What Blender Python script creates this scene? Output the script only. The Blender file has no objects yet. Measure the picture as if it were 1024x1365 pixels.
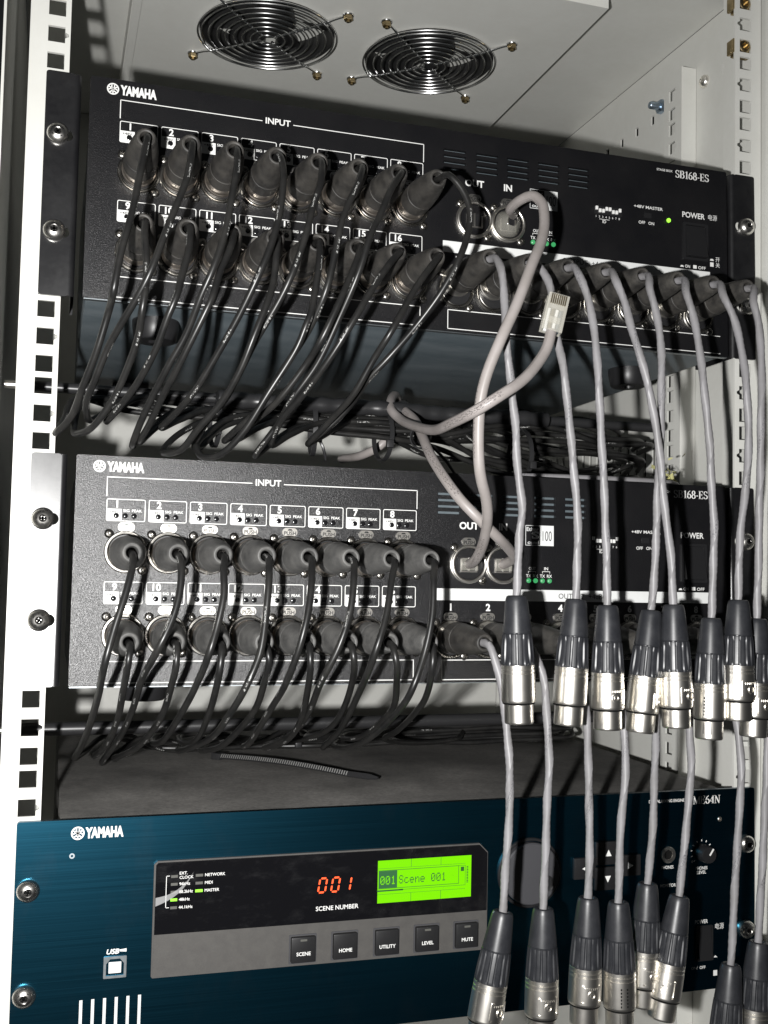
import bpy, bmesh, math, random
from mathutils import Vector, Matrix
from mathutils.geometry import tessellate_polygon
random.seed(7)
S = 0.001                                   # all dimensions below are millimetres
scene = bpy.context.scene
COL = scene.collection

# ------------------------------------------------------------------ camera
cd = bpy.data.cameras.new('camera')
cam = bpy.data.objects.new('camera', cd)
COL.objects.link(cam)
cam.location = (-226.94*S, -633.56*S, 31.03*S)
cam.rotation_euler = (1.627085, -0.020563, -0.302896)
cd.sensor_fit = 'VERTICAL'
cd.sensor_height = 36.0
cd.lens = 37.3725
cd.clip_start = 0.02
cd.clip_end = 20.0
scene.camera = cam

# ------------------------------------------------------------------ light: the camera's own flash, dim room round it
w = bpy.data.worlds.new('World')
scene.world = w
w.use_nodes = True
w.node_tree.nodes['Background'].inputs[0].default_value = (0.9, 0.95, 1.0, 1)
w.node_tree.nodes['Background'].inputs[1].default_value = 0.014
fl = bpy.data.lights.new('flash', 'SPOT')                # built-in flash: small lamp, wide soft-edged beam
fl.energy = 39.0
fl.color = (1.0, 0.99, 0.975)
fl.shadow_soft_size = 0.008
fl.spot_size = math.radians(114)
fl.spot_blend = 1.0
flo = bpy.data.objects.new('flash', fl)
flo.location = (-298*S, -628*S, 8*S)
flo.rotation_euler = (math.radians(92.0), 0, math.radians(-19))
COL.objects.link(flo)
scene.view_settings.view_transform = 'Standard'
scene.view_settings.look = 'None'
scene.view_settings.exposure = 0.0
scene.view_settings.gamma = 1.0
scene.view_settings.use_curve_mapping = False

# ------------------------------------------------------------------ materials
MAT = {}
class NT:
    def __init__(s, name):
        m = bpy.data.materials.new(name); m.use_nodes = True
        s.m = m; s.t = m.node_tree; s.b = s.t.nodes['Principled BSDF']; MAT[name] = m
    def n(s, kind, **kw):
        nd = s.t.nodes.new(kind)
        for k, v in kw.items():
            if hasattr(nd, k) and k not in nd.inputs: setattr(nd, k, v)
            else: nd.inputs[k].default_value = v
        return nd
    def l(s, a, b): s.t.links.new(a, b)
    def coord(s, out='Object'): return s.n('ShaderNodeTexCoord').outputs[out]
    def noise(s, scale, detail=3, rough=.55, vec=None, sc=None):
        nz = s.n('ShaderNodeTexNoise'); nz.inputs['Scale'].default_value = scale
        nz.inputs['Detail'].default_value = detail; nz.inputs['Roughness'].default_value = rough
        v = vec if vec is not None else s.geo()
        if sc:
            mp = s.n('ShaderNodeMapping'); mp.inputs['Scale'].default_value = sc; s.l(v, mp.inputs[0]); v = mp.outputs[0]
        s.l(v, nz.inputs['Vector']); return nz.outputs['Fac']
    def geo(s): return s.n('ShaderNodeNewGeometry').outputs['Position']
    def ramp(s, fac, stops):
        r = s.n('ShaderNodeValToRGB'); cr = r.color_ramp
        while len(cr.elements) < len(stops): cr.elements.new(.5)
        for e, (p, c) in zip(cr.elements, stops):
            e.position = p; e.color = (c, c, c, 1) if isinstance(c, (int, float)) else (*c, 1)
        s.l(fac, r.inputs[0]); return r.outputs[0]
    def math(s, op, a, b=None, c=None):
        m = s.n('ShaderNodeMath', operation=op)
        for i, v in enumerate((a, b, c)):
            if v is None: continue
            if isinstance(v, (int, float)): m.inputs[i].default_value = v
            else: s.l(v, m.inputs[i])
        return m.outputs[0]
    def mix(s, fac, a, b):
        m = s.n('ShaderNodeMix', data_type='RGBA')
        for sock, v in ((m.inputs[0], fac), (m.inputs[6], a), (m.inputs[7], b)):
            if isinstance(v, (int, float)): sock.default_value = v
            elif isinstance(v, tuple): sock.default_value = (*v, 1)
            else: s.l(v, sock)
        return m.outputs[2]
    def bump(s, h, strength, dist):
        b = s.n('ShaderNodeBump'); b.inputs['Strength'].default_value = strength; b.inputs['Distance'].default_value = dist
        s.l(h, b.inputs['Height']); s.l(b.outputs[0], s.b.inputs['Normal'])
    def set(s, col=None, rough=None, metal=None, spec=None, **kw):
        for k, v in (('Base Color', col), ('Roughness', rough), ('Metallic', metal), ('Specular IOR Level', spec)):
            if v is None: continue
            if isinstance(v, tuple): s.b.inputs[k].default_value = (*v, 1)
            elif isinstance(v, (int, float)): s.b.inputs[k].default_value = v
            else: s.l(v, s.b.inputs[k])
        for k, v in kw.items(): s.b.inputs[k.replace('_', ' ')].default_value = v
        return s

def dusty(name, base, dust, rough, amount=.5, scale=60., spec=.4, rrange=.12, bump=.0, bscale=900., bdist=.0003, metal=0.):
    """a coat of one colour with a thin uneven film of dust, fine relief and a few smudges"""
    t = NT(name)
    a = t.noise(scale, 5, .6); b = t.noise(scale*7, 3, .6)
    f = t.math('MULTIPLY', t.math('ADD', t.math('MULTIPLY', a, .7), t.math('MULTIPLY', b, .3)), 1.0)
    f = t.ramp(f, [(.38, 0.0), (.68, amount)])
    t.set(t.mix(f, base, dust), None, metal, spec)
    r = t.math('ADD', t.math('MULTIPLY', f, rrange), rough); t.l(r, t.b.inputs['Roughness'])
    if bump: t.bump(t.noise(bscale, 2, .5), bump, bdist)
    return t

dusty('rack_paint', (.63, .63, .595), (.55, .545, .505), .42, .5, 25., .35, .15, .12, 700., .0002)
def crinkle():
    t = NT('black_crinkle')
    d = t.ramp(t.noise(30., 5, .6), [(.4, 0.), (.75, .35)])
    t.set(t.mix(d, (.006, .006, .007), (.018, .017, .017)), .31, 0., .62)
    vo = t.n('ShaderNodeTexVoronoi'); vo.inputs['Scale'].default_value = 2200.; t.l(t.geo(), vo.inputs['Vector'])
    h = t.math('ADD', vo.outputs['Distance'], t.noise(3400., 2, .6))
    t.bump(h, .46, .0002)
crinkle()
dusty('black_paint', (.007, .007, .008), (.03, .03, .03), .29, .3, 40., 1.0, .15, .06, 1200., .0001)
def steel():
    t = NT('chassis_steel')
    s1 = t.noise(14., 5, .65, sc=(1., 3., 1.)); f = t.ramp(s1, [(.35, 0.), (.75, 1.)])
    t.set(t.mix(f, (.085, .107, .12), (.14, .162, .175)), None, 0., .4)
    t.l(t.math('ADD', t.math('MULTIPLY', f, .2), .42), t.b.inputs['Roughness'])
    t.bump(t.noise(600., 2), .08, .0002)
steel()
def blue():
    t = NT('blue_anodised')
    st = t.noise(260., 3, .6, sc=(.03, 1., 6.)); sm = t.noise(22., 5, .65, sc=(1.4, 1., .8))
    f = t.ramp(sm, [(.52, 0.), (.8, .3)])
    col = t.mix(st, (.010, .057, .094), (.015, .082, .130))
    col = t.mix(f, col, (.06, .10, .13))
    t.set(col, None, 1., .5)
    t.l(t.math('ADD', t.math('MULTIPLY', st, .08), .275), t.b.inputs['Roughness'])
    t.bump(st, .05, .0001)
blue()
def dusttop():
    t = NT('dusty_black_lid')
    a = t.noise(13., 6, .65); b = t.noise(420., 3, .7)
    f = t.math('MULTIPLY', t.ramp(a, [(.3, .25), (.72, 1.)]), t.ramp(b, [(.25, .45), (.75, 1.)]))
    t.set(t.mix(f, (.03, .03, .03), (.26, .25, .235)), .62, 0., .3)
    t.bump(t.noise(300., 3), .15, .0002)
dusttop()
dusty('boot_rubber', (.022, .021, .020), (.085, .079, .07), .5, .7, 120., .35, .12, .12, 1100., .0001)
dusty('boot_clean', (.016, .017, .020), (.04, .041, .045), .36, .5, 120., .45, .1, .10, 1100., .0001)
def cable(name, base, dust, ink, rough, period, seglen, inkamt, spec=.4, bandw=.085):
    """sheath with print running along one side: uv = (turn, millimetres along)"""
    t = NT(name)
    uv = t.coord('UV'); sp = t.n('ShaderNodeSeparateXYZ'); t.l(uv, sp.inputs[0])
    oi = t.n('ShaderNodeObjectInfo').outputs['Random']
    u = t.math('FRACT', t.math('ADD', sp.outputs[0], t.math('ADD', oi, t.math('MULTIPLY', sp.outputs[1], .0012))))
    v = t.math('ADD', sp.outputs[1], t.math('MULTIPLY', oi, 97.))
    band = t.math('LESS_THAN', t.math('ABSOLUTE', t.math('SUBTRACT', u, .5)), bandw)
    blk = t.math('LESS_THAN', t.math('FRACT', t.math('DIVIDE', v, period)), seglen)
    cx = t.n('ShaderNodeCombineXYZ'); t.l(t.math('MULTIPLY', v, .9), cx.inputs[0]); t.l(t.math('MULTIPLY', u, 26.), cx.inputs[1])
    nz = t.n('ShaderNodeTexNoise'); nz.inputs['Scale'].default_value = 1.0; nz.inputs['Detail'].default_value = 1.; t.l(cx.outputs[0], nz.inputs['Vector'])
    ch = t.math('GREATER_THAN', nz.outputs['Fac'], .54)
    m = t.math('MULTIPLY', t.math('MULTIPLY', band, blk), t.math('MULTIPLY', ch, inkamt))
    d = t.ramp(t.noise(70., 5, .6), [(.4, 0.), (.72, .6)])
    t.set(t.mix(m, t.mix(d, base, dust), ink), rough, 0., spec)
    t.bump(t.noise(500., 2), .08, .0002)
cable('cable_black', (.011, .011, .011), (.03, .029, .027), (.62, .62, .6), .34, 37., .24, .55, .4, .045)
cable('cable_grey', (.225, .22, .228), (.16, .155, .152), (.06, .06, .07), .45, 150., .3, .55)
cable('cable_network', (.29, .265, .255), (.21, .19, .175), (.07, .06, .06), .42, 110., .45, .7)
def metal(name, col, rough, grime=.3, scale=200.):
    t = NT(name)
    f = t.ramp(t.noise(scale, 4, .6), [(.4, 0.), (.75, grime)])
    t.set(t.mix(f, col, tuple(c*.35 for c in col)), None, 1., .5)
    t.l(t.math('ADD', t.math('MULTIPLY', f, .35), rough), t.b.inputs['Roughness'])
dusty('boot_grey', (.06, .06, .059), (.17, .166, .157), .55, .7, 120., .35, .12, .12, 1100., .0001)
metal('nickel', (.87, .84, .78), .32, .08)
metal('screw_metal', (.78, .76, .72), .26, .3)
metal('ring_metal', (.30, .29, .27), .25, .5)
metal('dark_nickel', (.62, .56, .50), .33, .5)
metal('chrome', (.85, .85, .85), .2, .1)
metal('brass', (.46, .36, .20), .3, .5)
metal('zinc_blue', (.45, .55, .66), .3, .3)
metal('bare_metal', (.42, .46, .48), .38, .2)
def plain(name, col, rough, metal=0., spec=.5, nz=.15, scale=300.):
    t = NT(name)
    f = t.noise(scale, 3, .6)
    t.set(t.mix(t.math('MULTIPLY', f, nz*2), col, tuple(min(1., c*.6+.01) for c in col)), rough, metal, spec)
    return t
plain('white_ink', (.78, .78, .76), .55, nz=.1)
plain('ink_black', (.02, .02, .02), .5)
plain('void', (.004, .004, .004), .8, spec=.1)
plain('fan_black', (.012, .012, .012), .5)
plain('plastic_black', (.013, .013, .014), .38)
plain('gloss_black', (.008, .008, .009), .12)
def window():
    t = NT('display_window')
    sm = t.noise(55., 5, .7, sc=(1., 1., 2.)); f = t.ramp(sm, [(.5, 0.), (.78, .6)])
    t.set(t.mix(f, (.005, .005, .006), (.014, .014, .015)), None, 0., .5)
    t.l(t.math('ADD', t.math('MULTIPLY', f, .4), .12), t.b.inputs['Roughness'])
window()
dusty('display_grey', (.065, .062, .059), (.09, .087, .08), .5, .5, 150., .4, .1, .25, 1500., .0001)
plain('dial_grey', (.055, .055, .06), .42)
plain('led_off', (.10, .10, .09), .4)
plain('logo_white', (.72, .73, .72), .5)
plain('yellow_shred', (.62, .60, .28), .8)
plain('tie_black', (.02, .02, .021), .35)
plain('tie_white', (.3, .3, .29), .35)
plain('foot_rubber', (.012, .012, .013), .4)
def emit(name, col, strength, base=(.02, .02, .02)):
    t = NT(name); t.set(base, .3)
    t.b.inputs['Emission Color'].default_value = (*col, 1); t.b.inputs['Emission Strength'].default_value = strength
emit('led_green', (.36, 1., .05), 1.6)
emit('led_link', (.10, .75, .25), .55)
emit('led_red', (1., .10, .02), 2.2)
emit('lcd_green', (.25, .94, .0), 1.0, (0., 0., 0.))
emit('lcd_shade', (.03, .30, .06), .5)
plain('lcd_ink', (.02, .09, .02), .4)
def clear():
    t = NT('clear_plastic')
    t.set((.62, .60, .53), .1, 0., 1.); t.b.inputs['Alpha'].default_value = .24
    t.bump(t.noise(300., 3), .1, .0003)
clear()
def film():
    t = NT('film_glare'); t.set((.8, .8, .8), .25, 0., .6); t.b.inputs['Alpha'].default_value = .32  # glare on the display film, put into a pale see-through colour
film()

# ------------------------------------------------------------------ mesh builder
def C2(n, r=1., a0=0.): return [(r*math.cos(a0+2*math.pi*i/n), r*math.sin(a0+2*math.pi*i/n)) for i in range(n)]
class MB:
    def __init__(s): s.v = []; s.f = []; s.uv = {}
    def add(s, vs, fs, M=None):
        o = len(s.v)
        s.v += [tuple(M @ Vector(p)) if M else tuple(p) for p in vs]
        s.f += [tuple(o+i for i in f) for f in fs]; return s
    def box(s, x0, x1, y0, y1, z0, z1, M=None, c=0.):
        if c <= 0:
            vs = [(x, y, z) for x in (x0, x1) for y in (y0, y1) for z in (z0, z1)]
            return s.add(vs, [(0,1,3,2),(4,6,7,5),(0,4,5,1),(2,3,7,6),(0,2,6,4),(1,5,7,3)], M)
        bm = bmesh.new(); bmesh.ops.create_cube(bm, size=1.)
        for q in bm.verts: q.co = Vector(((x0+x1)/2+q.co.x*(x1-x0), (y0+y1)/2+q.co.y*(y1-y0), (z0+z1)/2+q.co.z*(z1-z0)))
        bmesh.ops.bevel(bm, geom=bm.edges[:], offset=c, segments=2, profile=.6, affect='EDGES')
        bm.verts.index_update()
        s.add([q.co[:] for q in bm.verts], [tuple(q.index for q in f.verts) for f in bm.faces], M); bm.free(); return s
    def prism(s, loops, y0, y1, M=None):
        """outline (first loop) with holes (other loops), drawn in x,z and extruded from y0 (front) to y1"""
        if not isinstance(loops[0][0], (tuple, list)): loops = [loops]
        flat = [p for lp in loops for p in lp]; n = len(flat)
        tri = tessellate_polygon([[Vector((p[0], p[1], 0)) for p in lp] for lp in loops])
        vs = [(p[0], y0, p[1]) for p in flat]+[(p[0], y1, p[1]) for p in flat]
        def area(t): a, b, c = (flat[i] for i in t); return (b[0]-a[0])*(c[1]-a[1])-(c[0]-a[0])*(b[1]-a[1])
        tri = [t if area(t) > 0 else t[::-1] for t in tri]
        fs = list(tri)+[tuple(i+n for i in t[::-1]) for t in tri]
        o = 0
        for k, lp in enumerate(loops):
            m = len(lp); A = sum(lp[i][0]*lp[(i+1) % m][1]-lp[(i+1) % m][0]*lp[i][1] for i in range(m))
            for i in range(m):
                a, b = o+i, o+(i+1) % m
                q = (a, a+n, b+n, b)
                if (A > 0) != (k == 0): q = q[::-1]
                fs.append(q)
            o += m
        return s.add(vs, fs, M)
    def sheet(s, loops, y, M=None):
        if not isinstance(loops[0][0], (tuple, list)): loops = [loops]
        flat = [p for lp in loops for p in lp]
        tri = tessellate_polygon([[Vector((p[0], p[1], 0)) for p in lp] for lp in loops])
        def area(t): a, b, c = (flat[i] for i in t); return (b[0]-a[0])*(c[1]-a[1])-(c[0]-a[0])*(b[1]-a[1])
        return s.add([(p[0], y, p[1]) for p in flat], [t if area(t) > 0 else t[::-1] for t in tri], M)
    def lathe(s, prof, n=32, M=None, rf=None, caps=True):
        """prof = [(radius, distance)], turned round the local -Y axis (distance counts towards the viewer)"""
        vs = []; fs = []
        for r, t in prof:
            for i in range(n):
                a = 2*math.pi*i/n; rr = r*(rf(t, i, n) if rf else 1.)
                vs.append((rr*math.cos(a), -t, rr*math.sin(a)))
        for k in range(len(prof)-1):
            for i in range(n):
                j = (i+1) % n; fs.append((k*n+i, (k+1)*n+i, (k+1)*n+j, k*n+j)[::-1])
        if caps:
            if prof[0][0] > .01: fs.append(tuple(range(n))[::-1][::-1])
            if prof[-1][0] > .01: fs.append(tuple((len(prof)-1)*n+i for i in range(n)))
        return s.add(vs, fs, M)
    def torus(s, R, r, M=None, n=48, m=8, arc=1., ry=None):
        vs = []; fs = []
        N = n if arc >= 1 else n+1
        for i in range(N):
            a = 2*math.pi*arc*i/n
            for j in range(m):
                b = 2*math.pi*j/m; q = R+r*math.cos(b)
                vs.append((q*math.cos(a), r*math.sin(b), q*math.sin(a)))
        for i in range(n):
            i2 = (i+1) % N if arc >= 1 else i+1
            for j in range(m):
                j2 = (j+1) % m; fs.append((i*m+j, i*m+j2, i2*m+j2, i2*m+j))
        return s.add(vs, fs, M)
    def tube(s, pts, r, m=10, sub=6, twist=None, smooth=True, rf=None, caps=True):
        P = spline(pts, sub) if smooth else [Vector(p) for p in pts]
        T = [(P[min(i+1, len(P)-1)]-P[max(i-1, 0)]).normalized() for i in range(len(P))]
        nrm = T[0].orthogonal().normalized(); L = 0.; rings = []; o = len(s.v)
        for i, p in enumerate(P):
            if i:
                L += (p-P[i-1]).length
                nrm = (nrm-T[i]*nrm.dot(T[i])).normalized()
            b = T[i].cross(nrm)
            c = p; ax = bx = r*(rf(L) if rf else 1.)
            a0 = 0.
            if twist:
                ph = 2*math.pi*L/twist[0]; c = p+(nrm*math.cos(ph)+b*math.sin(ph))*twist[1]
                ax, bx, a0 = ax*(1+twist[2]), bx*(1-twist[2]), ph
            for j in range(m+1):
                th = 2*math.pi*j/m
                lx, ly = ax*math.cos(th), bx*math.sin(th)
                cx, cy = lx*math.cos(a0)-ly*math.sin(a0), lx*math.sin(a0)+ly*math.cos(a0)
                s.uv[len(s.v)] = (j/m, L)
                s.v.append(tuple(c+nrm*cx+b*cy))
        k = m+1
        for i in range(len(P)-1):
            for j in range(m): s.f.append((o+i*k+j, o+i*k+j+1, o+(i+1)*k+j+1, o+(i+1)*k+j))
        if caps:
            s.f.append(tuple(o+j for j in range(m))[::-1]); s.f.append(tuple(o+(len(P)-1)*k+j for j in range(m)))
        return s
    def mesh(s, name, mats, angle=38.):
        me = bpy.data.meshes.new(name)
        me.from_pydata([(x*S, y*S, z*S) for x, y, z in s.v], [], s.f)
        for mm in (mats if isinstance(mats, (list, tuple)) else [mats]): me.materials.append(MAT[mm])
        if s.uv:
            uvl = me.uv_layers.new(name='uv')
            for lp in me.loops: uvl.data[lp.index].uv = s.uv.get(lp.vertex_index, (0, 0))
        me.polygons.foreach_set('use_smooth', [True]*len(me.polygons))
        me.set_sharp_from_angle(angle=math.radians(angle)); me.update()
        return me
    def build(s, name, mat, parent=None, loc=(0, 0, 0), rot=None, angle=38.):
        return put(name, s.mesh(name, mat, angle), parent, loc, rot)

def put(name, me, parent=None, loc=(0, 0, 0), rot=None):
    o = bpy.data.objects.new(name, me); COL.objects.link(o)
    o.location = Vector(loc)*S
    if rot is not None:
        if isinstance(rot, Matrix): o.rotation_mode = 'QUATERNION'; o.rotation_quaternion = rot.to_quaternion()
        else: o.rotation_euler = rot
    o.parent = parent
    return o
def thing(name, label, cat, loc=(0, 0, 0), group=None):
    o = bpy.data.objects.new(name, None); COL.objects.link(o); o.location = Vector(loc)*S
    o.empty_display_size = .01
    return tag(o, label, cat, group)
def tag(o, label, cat, group=None):
    o['label'] = label; o['category'] = cat
    if group: o['group'] = group
    return o
def spline(pts, sub):
    P = [Vector(p) for p in pts]; out = []
    P = [P[0]*2-P[1]]+P+[P[-1]*2-P[-2]]
    for i in range(1, len(P)-2):
        p0, p1, p2, p3 = P[i-1:i+3]
        d = [max(1e-3, (b-a).length**.5) for a, b in ((p0, p1), (p1, p2), (p2, p3))]
        m1 = ((p1-p0)/d[0]-(p2-p0)/(d[0]+d[1])+(p2-p1)/d[1])*d[1]
        m2 = ((p2-p1)/d[1]-(p3-p1)/(d[1]+d[2])+(p3-p2)/d[2])*d[1]
        n = max(2, min(14, int((p2-p1).length/3.5)))
        for k in range(n):
            t = k/n; t2, t3 = t*t, t*t*t
            out.append(p1*(2*t3-3*t2+1)+m1*(t3-2*t2+t)+p2*(-2*t3+3*t2)+m2*(t3-t2))
    out.append(P[-2]); return out
def rrect(x0, x1, z0, z1, r, n=4):
    out = []
    for cx, cz, a in ((x1-r, z1-r, 0), (x0+r, z1-r, 90), (x0+r, z0+r, 180), (x1-r, z0+r, 270)):
        for k in range(n+1):
            t = math.radians(a+90*k/n); out.append((cx+r*math.cos(t), cz+r*math.sin(t)))
    return out
def rot_to(d, spin=0.):
    """turns local -Y (the way a lathe points) to direction d"""
    return Vector((0, -1, 0)).rotation_difference(Vector(d)).to_matrix() @ Matrix.Rotation(spin, 3, 'Y')

# ------------------------------------------------------------------ lettering
_tx = {}
def _text(st, bold):
    key = (st, bold)
    if key not in _tx:
        cu = bpy.data.curves.new('t', 'FONT'); cu.body = st; cu.size = 1.; cu.resolution_u = 3; cu.offset = bold
        ob = bpy.data.objects.new('t', cu); COL.objects.link(ob)
        dg = bpy.context.evaluated_depsgraph_get(); dg.update()
        me = bpy.data.meshes.new_from_object(ob.evaluated_get(dg))
        _tx[key] = ([(p.co.x, p.co.y) for p in me.vertices], [tuple(f.vertices) for f in me.polygons])
        bpy.data.meshes.remove(me); bpy.data.objects.remove(ob); bpy.data.curves.remove(cu)
    return _tx[key]
CAP = None
def text(mb, st, x, z, h, y, wid=None, align='l', bold=.012, shear=0., M=None):
    """flat print: capital height h, left/centre/right at x, baseline z, on the plane y; wid squeezes it to a width"""
    global CAP
    if CAP is None:
        vv = _text('H', 0.)[0]; CAP = max(p[1] for p in vv)-min(p[1] for p in vv)
    vs, fs = _text(st, bold); k = h/CAP
    if not vs: return
    x0 = min(p[0] for p in vs); x1 = max(p[0] for p in vs)
    kx = wid/(x1-x0) if wid else k
    W = (x1-x0)*kx
    ox = x-{'l': 0, 'c': W/2, 'r': W}[align]
    P = [(ox+(p[0]-x0)*kx+shear*p[1]*k, y, z+p[1]*k) for p in vs]
    out = []
    for f in fs:
        a, b, c = (P[i] for i in f[:3]); cr = (b[0]-a[0])*(c[2]-a[2])-(c[0]-a[0])*(b[2]-a[2])
        out.append(f if cr > 0 else f[::-1])
    mb.add(P, out, M)
def lt(par, st, x, z, h, y, wid=None, align='l', bold=.012, mat='white_ink', name='lettering'):
    t = MB(); text(t, st, x, z, h, y, wid, align, bold); return t.build(name, mat, par)
def line(mb, pts, wd, y, closed=False):
    n = len(pts)
    for i in range(n if closed else n-1):
        a, b = Vector(pts[i]), Vector(pts[(i+1) % n]); d = (b-a).normalized(); q = Vector((-d.y, d.x))*wd/2; a = a-d*wd*.45; b = b+d*wd*.45
        mb.sheet([tuple(a-q), tuple(b-q), tuple(b+q), tuple(a+q)], y)
def ribbon(mb, pts, x, z, h, y):
    """pen stroke of changing width: pts = [(x, z, width)] on a unit em"""
    P = [Vector((p[0], p[1])) for p in pts]
    for i in range(len(P)-1):
        d = (P[i+1]-P[i]).normalized(); q = Vector((-d.y, d.x))
        d0 = (P[i]-P[i-1]).normalized() if i else d
        d2 = (P[i+2]-P[i+1]).normalized() if i+2 < len(P) else d
        q0 = Vector((-(d+d0).y, (d+d0).x)).normalized(); q1 = Vector((-(d+d2).y, (d+d2).x)).normalized()
        w0, w1 = pts[i][2]/2, pts[i+1][2]/2
        mb.sheet([(x+h*c.x, z+h*c.y) for c in (P[i]-q0*w0, P[i+1]-q1*w1, P[i+1]+q1*w1, P[i]+q0*w0)], y)
def arcp(cx, cz, rx, rz, a0, a1, n, wf): return [(cx+rx*math.cos(math.radians(a0+(a1-a0)*k/n)), cz+rz*math.sin(math.radians(a0+(a1-a0)*k/n)), wf(a0+(a1-a0)*k/n)) for k in range(n+1)]
TK, TN = .15, .06
wv = lambda a: TN+(TK-TN)*abs(math.cos(math.radians(a)))
def stem(x, z0=0., z1=1., w=TK): return [[(x, z0, w), (x, z1, w)], [(x-.13, z0+.03, TN), (x+.13, z0+.03, TN)], [(x-.13, z1-.03, TN), (x+.13, z1-.03, TN)]]
SERIF = {
 'S': (.56, [arcp(.27, .74, .19, .23, 20, 270, 10, lambda a: TN+.05*abs(math.cos(math.radians(a)))) , [(.27, .51, .12), (.33, .47, .15)], arcp(.28, .26, .2, .23, 80, -160, 10, lambda a: TN+.08*abs(math.cos(math.radians(a)))), [(.47, .72, TN), (.47, .95, TN)], [(.07, .05, TN), (.07, .28, TN)]]),
 'B': (.66, stem(.15)+[[(.15, .97, TN), (.32, .97, TN)], arcp(.32, .75, .19, .22, 90, -90, 8, wv), [(.15, .53, TN), (.34, .53, TN)], arcp(.34, .28, .22, .25, 90, -90, 8, wv), [(.15, .03, TN), (.34, .03, TN)]]),
 '1': (.46, [[(.25, 0, TK), (.25, .98, TK)], [(.1, .03, TN), (.4, .03, TN)], [(.1, .84, TN), (.25, .95, TN)]]),
 '6': (.56, [arcp(.28, .3, .2, .27, 0, 360, 16, wv), [(.08, .32, TK), (.1, .55, .13), (.2, .8, .1), (.42, .98, TN)]]),
 '8': (.56, [arcp(.28, .74, .16, .23, 0, 360, 14, wv), arcp(.28, .26, .2, .24, 0, 360, 14, wv)]),
 '-': (.36, [[(.06, .36, .1), (.3, .36, .1)]]),
 'E': (.62, stem(.15)+[[(.15, .97, TN), (.53, .97, TN)], [(.53, .99, TN), (.53, .76, TN)], [(.15, .52, TN), (.42, .52, TN)], [(.42, .64, TN), (.42, .4, TN)], [(.15, .03, TN), (.55, .03, TN)], [(.55, .01, TN), (.55, .26, TN)]]),
 '4': (.56, [[(.38, 0, TK), (.38, .98, TK)], [(.38, .96, TN), (.04, .3, TN)], [(.04, .28, TN), (.52, .28, TN)], [(.25, .03, TN), (.5, .03, TN)]]),
 'N': (.76, [[(.13, 0, TN), (.13, 1, TN)], [(.13, .97, TK), (.6, .03, TK)], [(.61, 0, TN), (.61, 1, TN)], [(.02, .03, TN), (.24, .03, TN)], [(.02, .97, TN), (.2, .97, TN)], [(.5, .97, TN), (.72, .97, TN)]]),
 'D': (.74, stem(.15)+[[(.15, .97, TN), (.3, .97, TN)], arcp(.3, .5, .34, .47, 90, -90, 12, wv), [(.15, .03, TN), (.3, .03, TN)]]),
 'M': (.9, [[(.13, 0, TN), (.13, 1, TN)], [(.13, .97, TK), (.44, .06, .1)], [(.44, .06, TN), (.74, .97, TN)], [(.76, 0, TK), (.76, 1, TK)], [(.02, .03, TN), (.24, .03, TN)], [(.63, .03, TN), (.89, .03, TN)], [(.02, .97, TN), (.2, .97, TN)], [(.7, .97, TN), (.89, .97, TN)]]),
}
def serif(mb, st, x, z, h, y, wid):
    tot = sum(SERIF[c][0] for c in st); kx = wid/(tot*h); cur = 0.
    for c in st:
        wdt, strokes = SERIF[c]
        t = MB()
        for q in strokes: ribbon(t, q, 0, 0, h, y)
        mb.add([(x+(cur*h+p[0])*kx, p[1], z+p[2]) for p in t.v], t.f); cur += wdt
def maker_mark(mb, x, z, r, y):
    """round emblem of three crossed tuning forks in a ring"""
    mb.sheet([C2(28, r), C2(28, r*.78)[::-1]], y, Matrix.Translation((x, 0, z)))
    mb.sheet(C2(12, r*.16), y, Matrix.Translation((x, 0, z)))
    for k in range(3):
        a = math.radians(90+120*k); R = Matrix.Translation((x, 0, z)) @ Matrix.Rotation(-a+math.pi/2, 4, 'Y')
        t = MB()
        t.sheet([(-r*.1, -r*.8), (r*.1, -r*.8), (r*.1, r*.2), (-r*.1, r*.2)], y)
        for q in (-1, 1): t.sheet([(q*r*.22-r*.1, r*.18), (q*r*.22+r*.1, r*.18), (q*r*.22+r*.1, r*.84), (q*r*.22-r*.1, r*.84)], y)
        t.sheet([(-r*.27, r*.14), (r*.27, r*.14), (r*.27, r*.26), (-r*.27, r*.26)], y)
        mb.add(t.v, t.f, R)

# ================================================================== the rack cabinet
PITCH = (0., 15.875, 31.75)
def hole_rows(z0, z1):
    base = 317.5+6.35; k = -60; out = []
    while True:
        z = base+44.45*k
        if z > z1: break
        for i, d in enumerate(PITCH):
            if z0+8 < z+d < z1-8: out.append((z+d, i))
        k += 1
    return out
def rail_mesh(x0, x1, hx, z0, z1, side, th=2., skip=()):
    """upright flange with square holes; the middle hole of each three has a small key notch"""
    mb = MB(); rows = hole_rows(z0, z1)
    edges = [z0]+[(rows[i][0]+rows[i+1][0])/2 for i in range(len(rows)-1)]+[z1]
    for (z, i), a, b in zip(rows, edges[:-1], edges[1:]):
        h = 4.75; q = [(hx+h, z+h), (hx-h, z+h), (hx-h, z-h), (hx+h, z-h)]
        if i == 1:
            n = [(hx+side*h, z+1.8), (hx+side*(h+2.), z+.7), (hx+side*(h+2.), z-.7), (hx+side*h, z-1.8)]
            q = [(hx+h, z+h), (hx-h, z+h), (hx-h, z-h), (hx+h, z-h)]+n[::-1] if side > 0 else [(hx+h, z+h), (hx-h, z+h)]+n+[(hx-h, z-h), (hx+h, z-h)]
        mb.prism([[(x0, a), (x1, a), (x1, b), (x0, b)], q[::-1]], 0., th)
    return mb
rack = thing('equipment_rack', 'light grey steel rack cabinet with square-holed uprights and perforated side wall', 'rack', (0, 0, -420))
RZ = 420.
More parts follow.
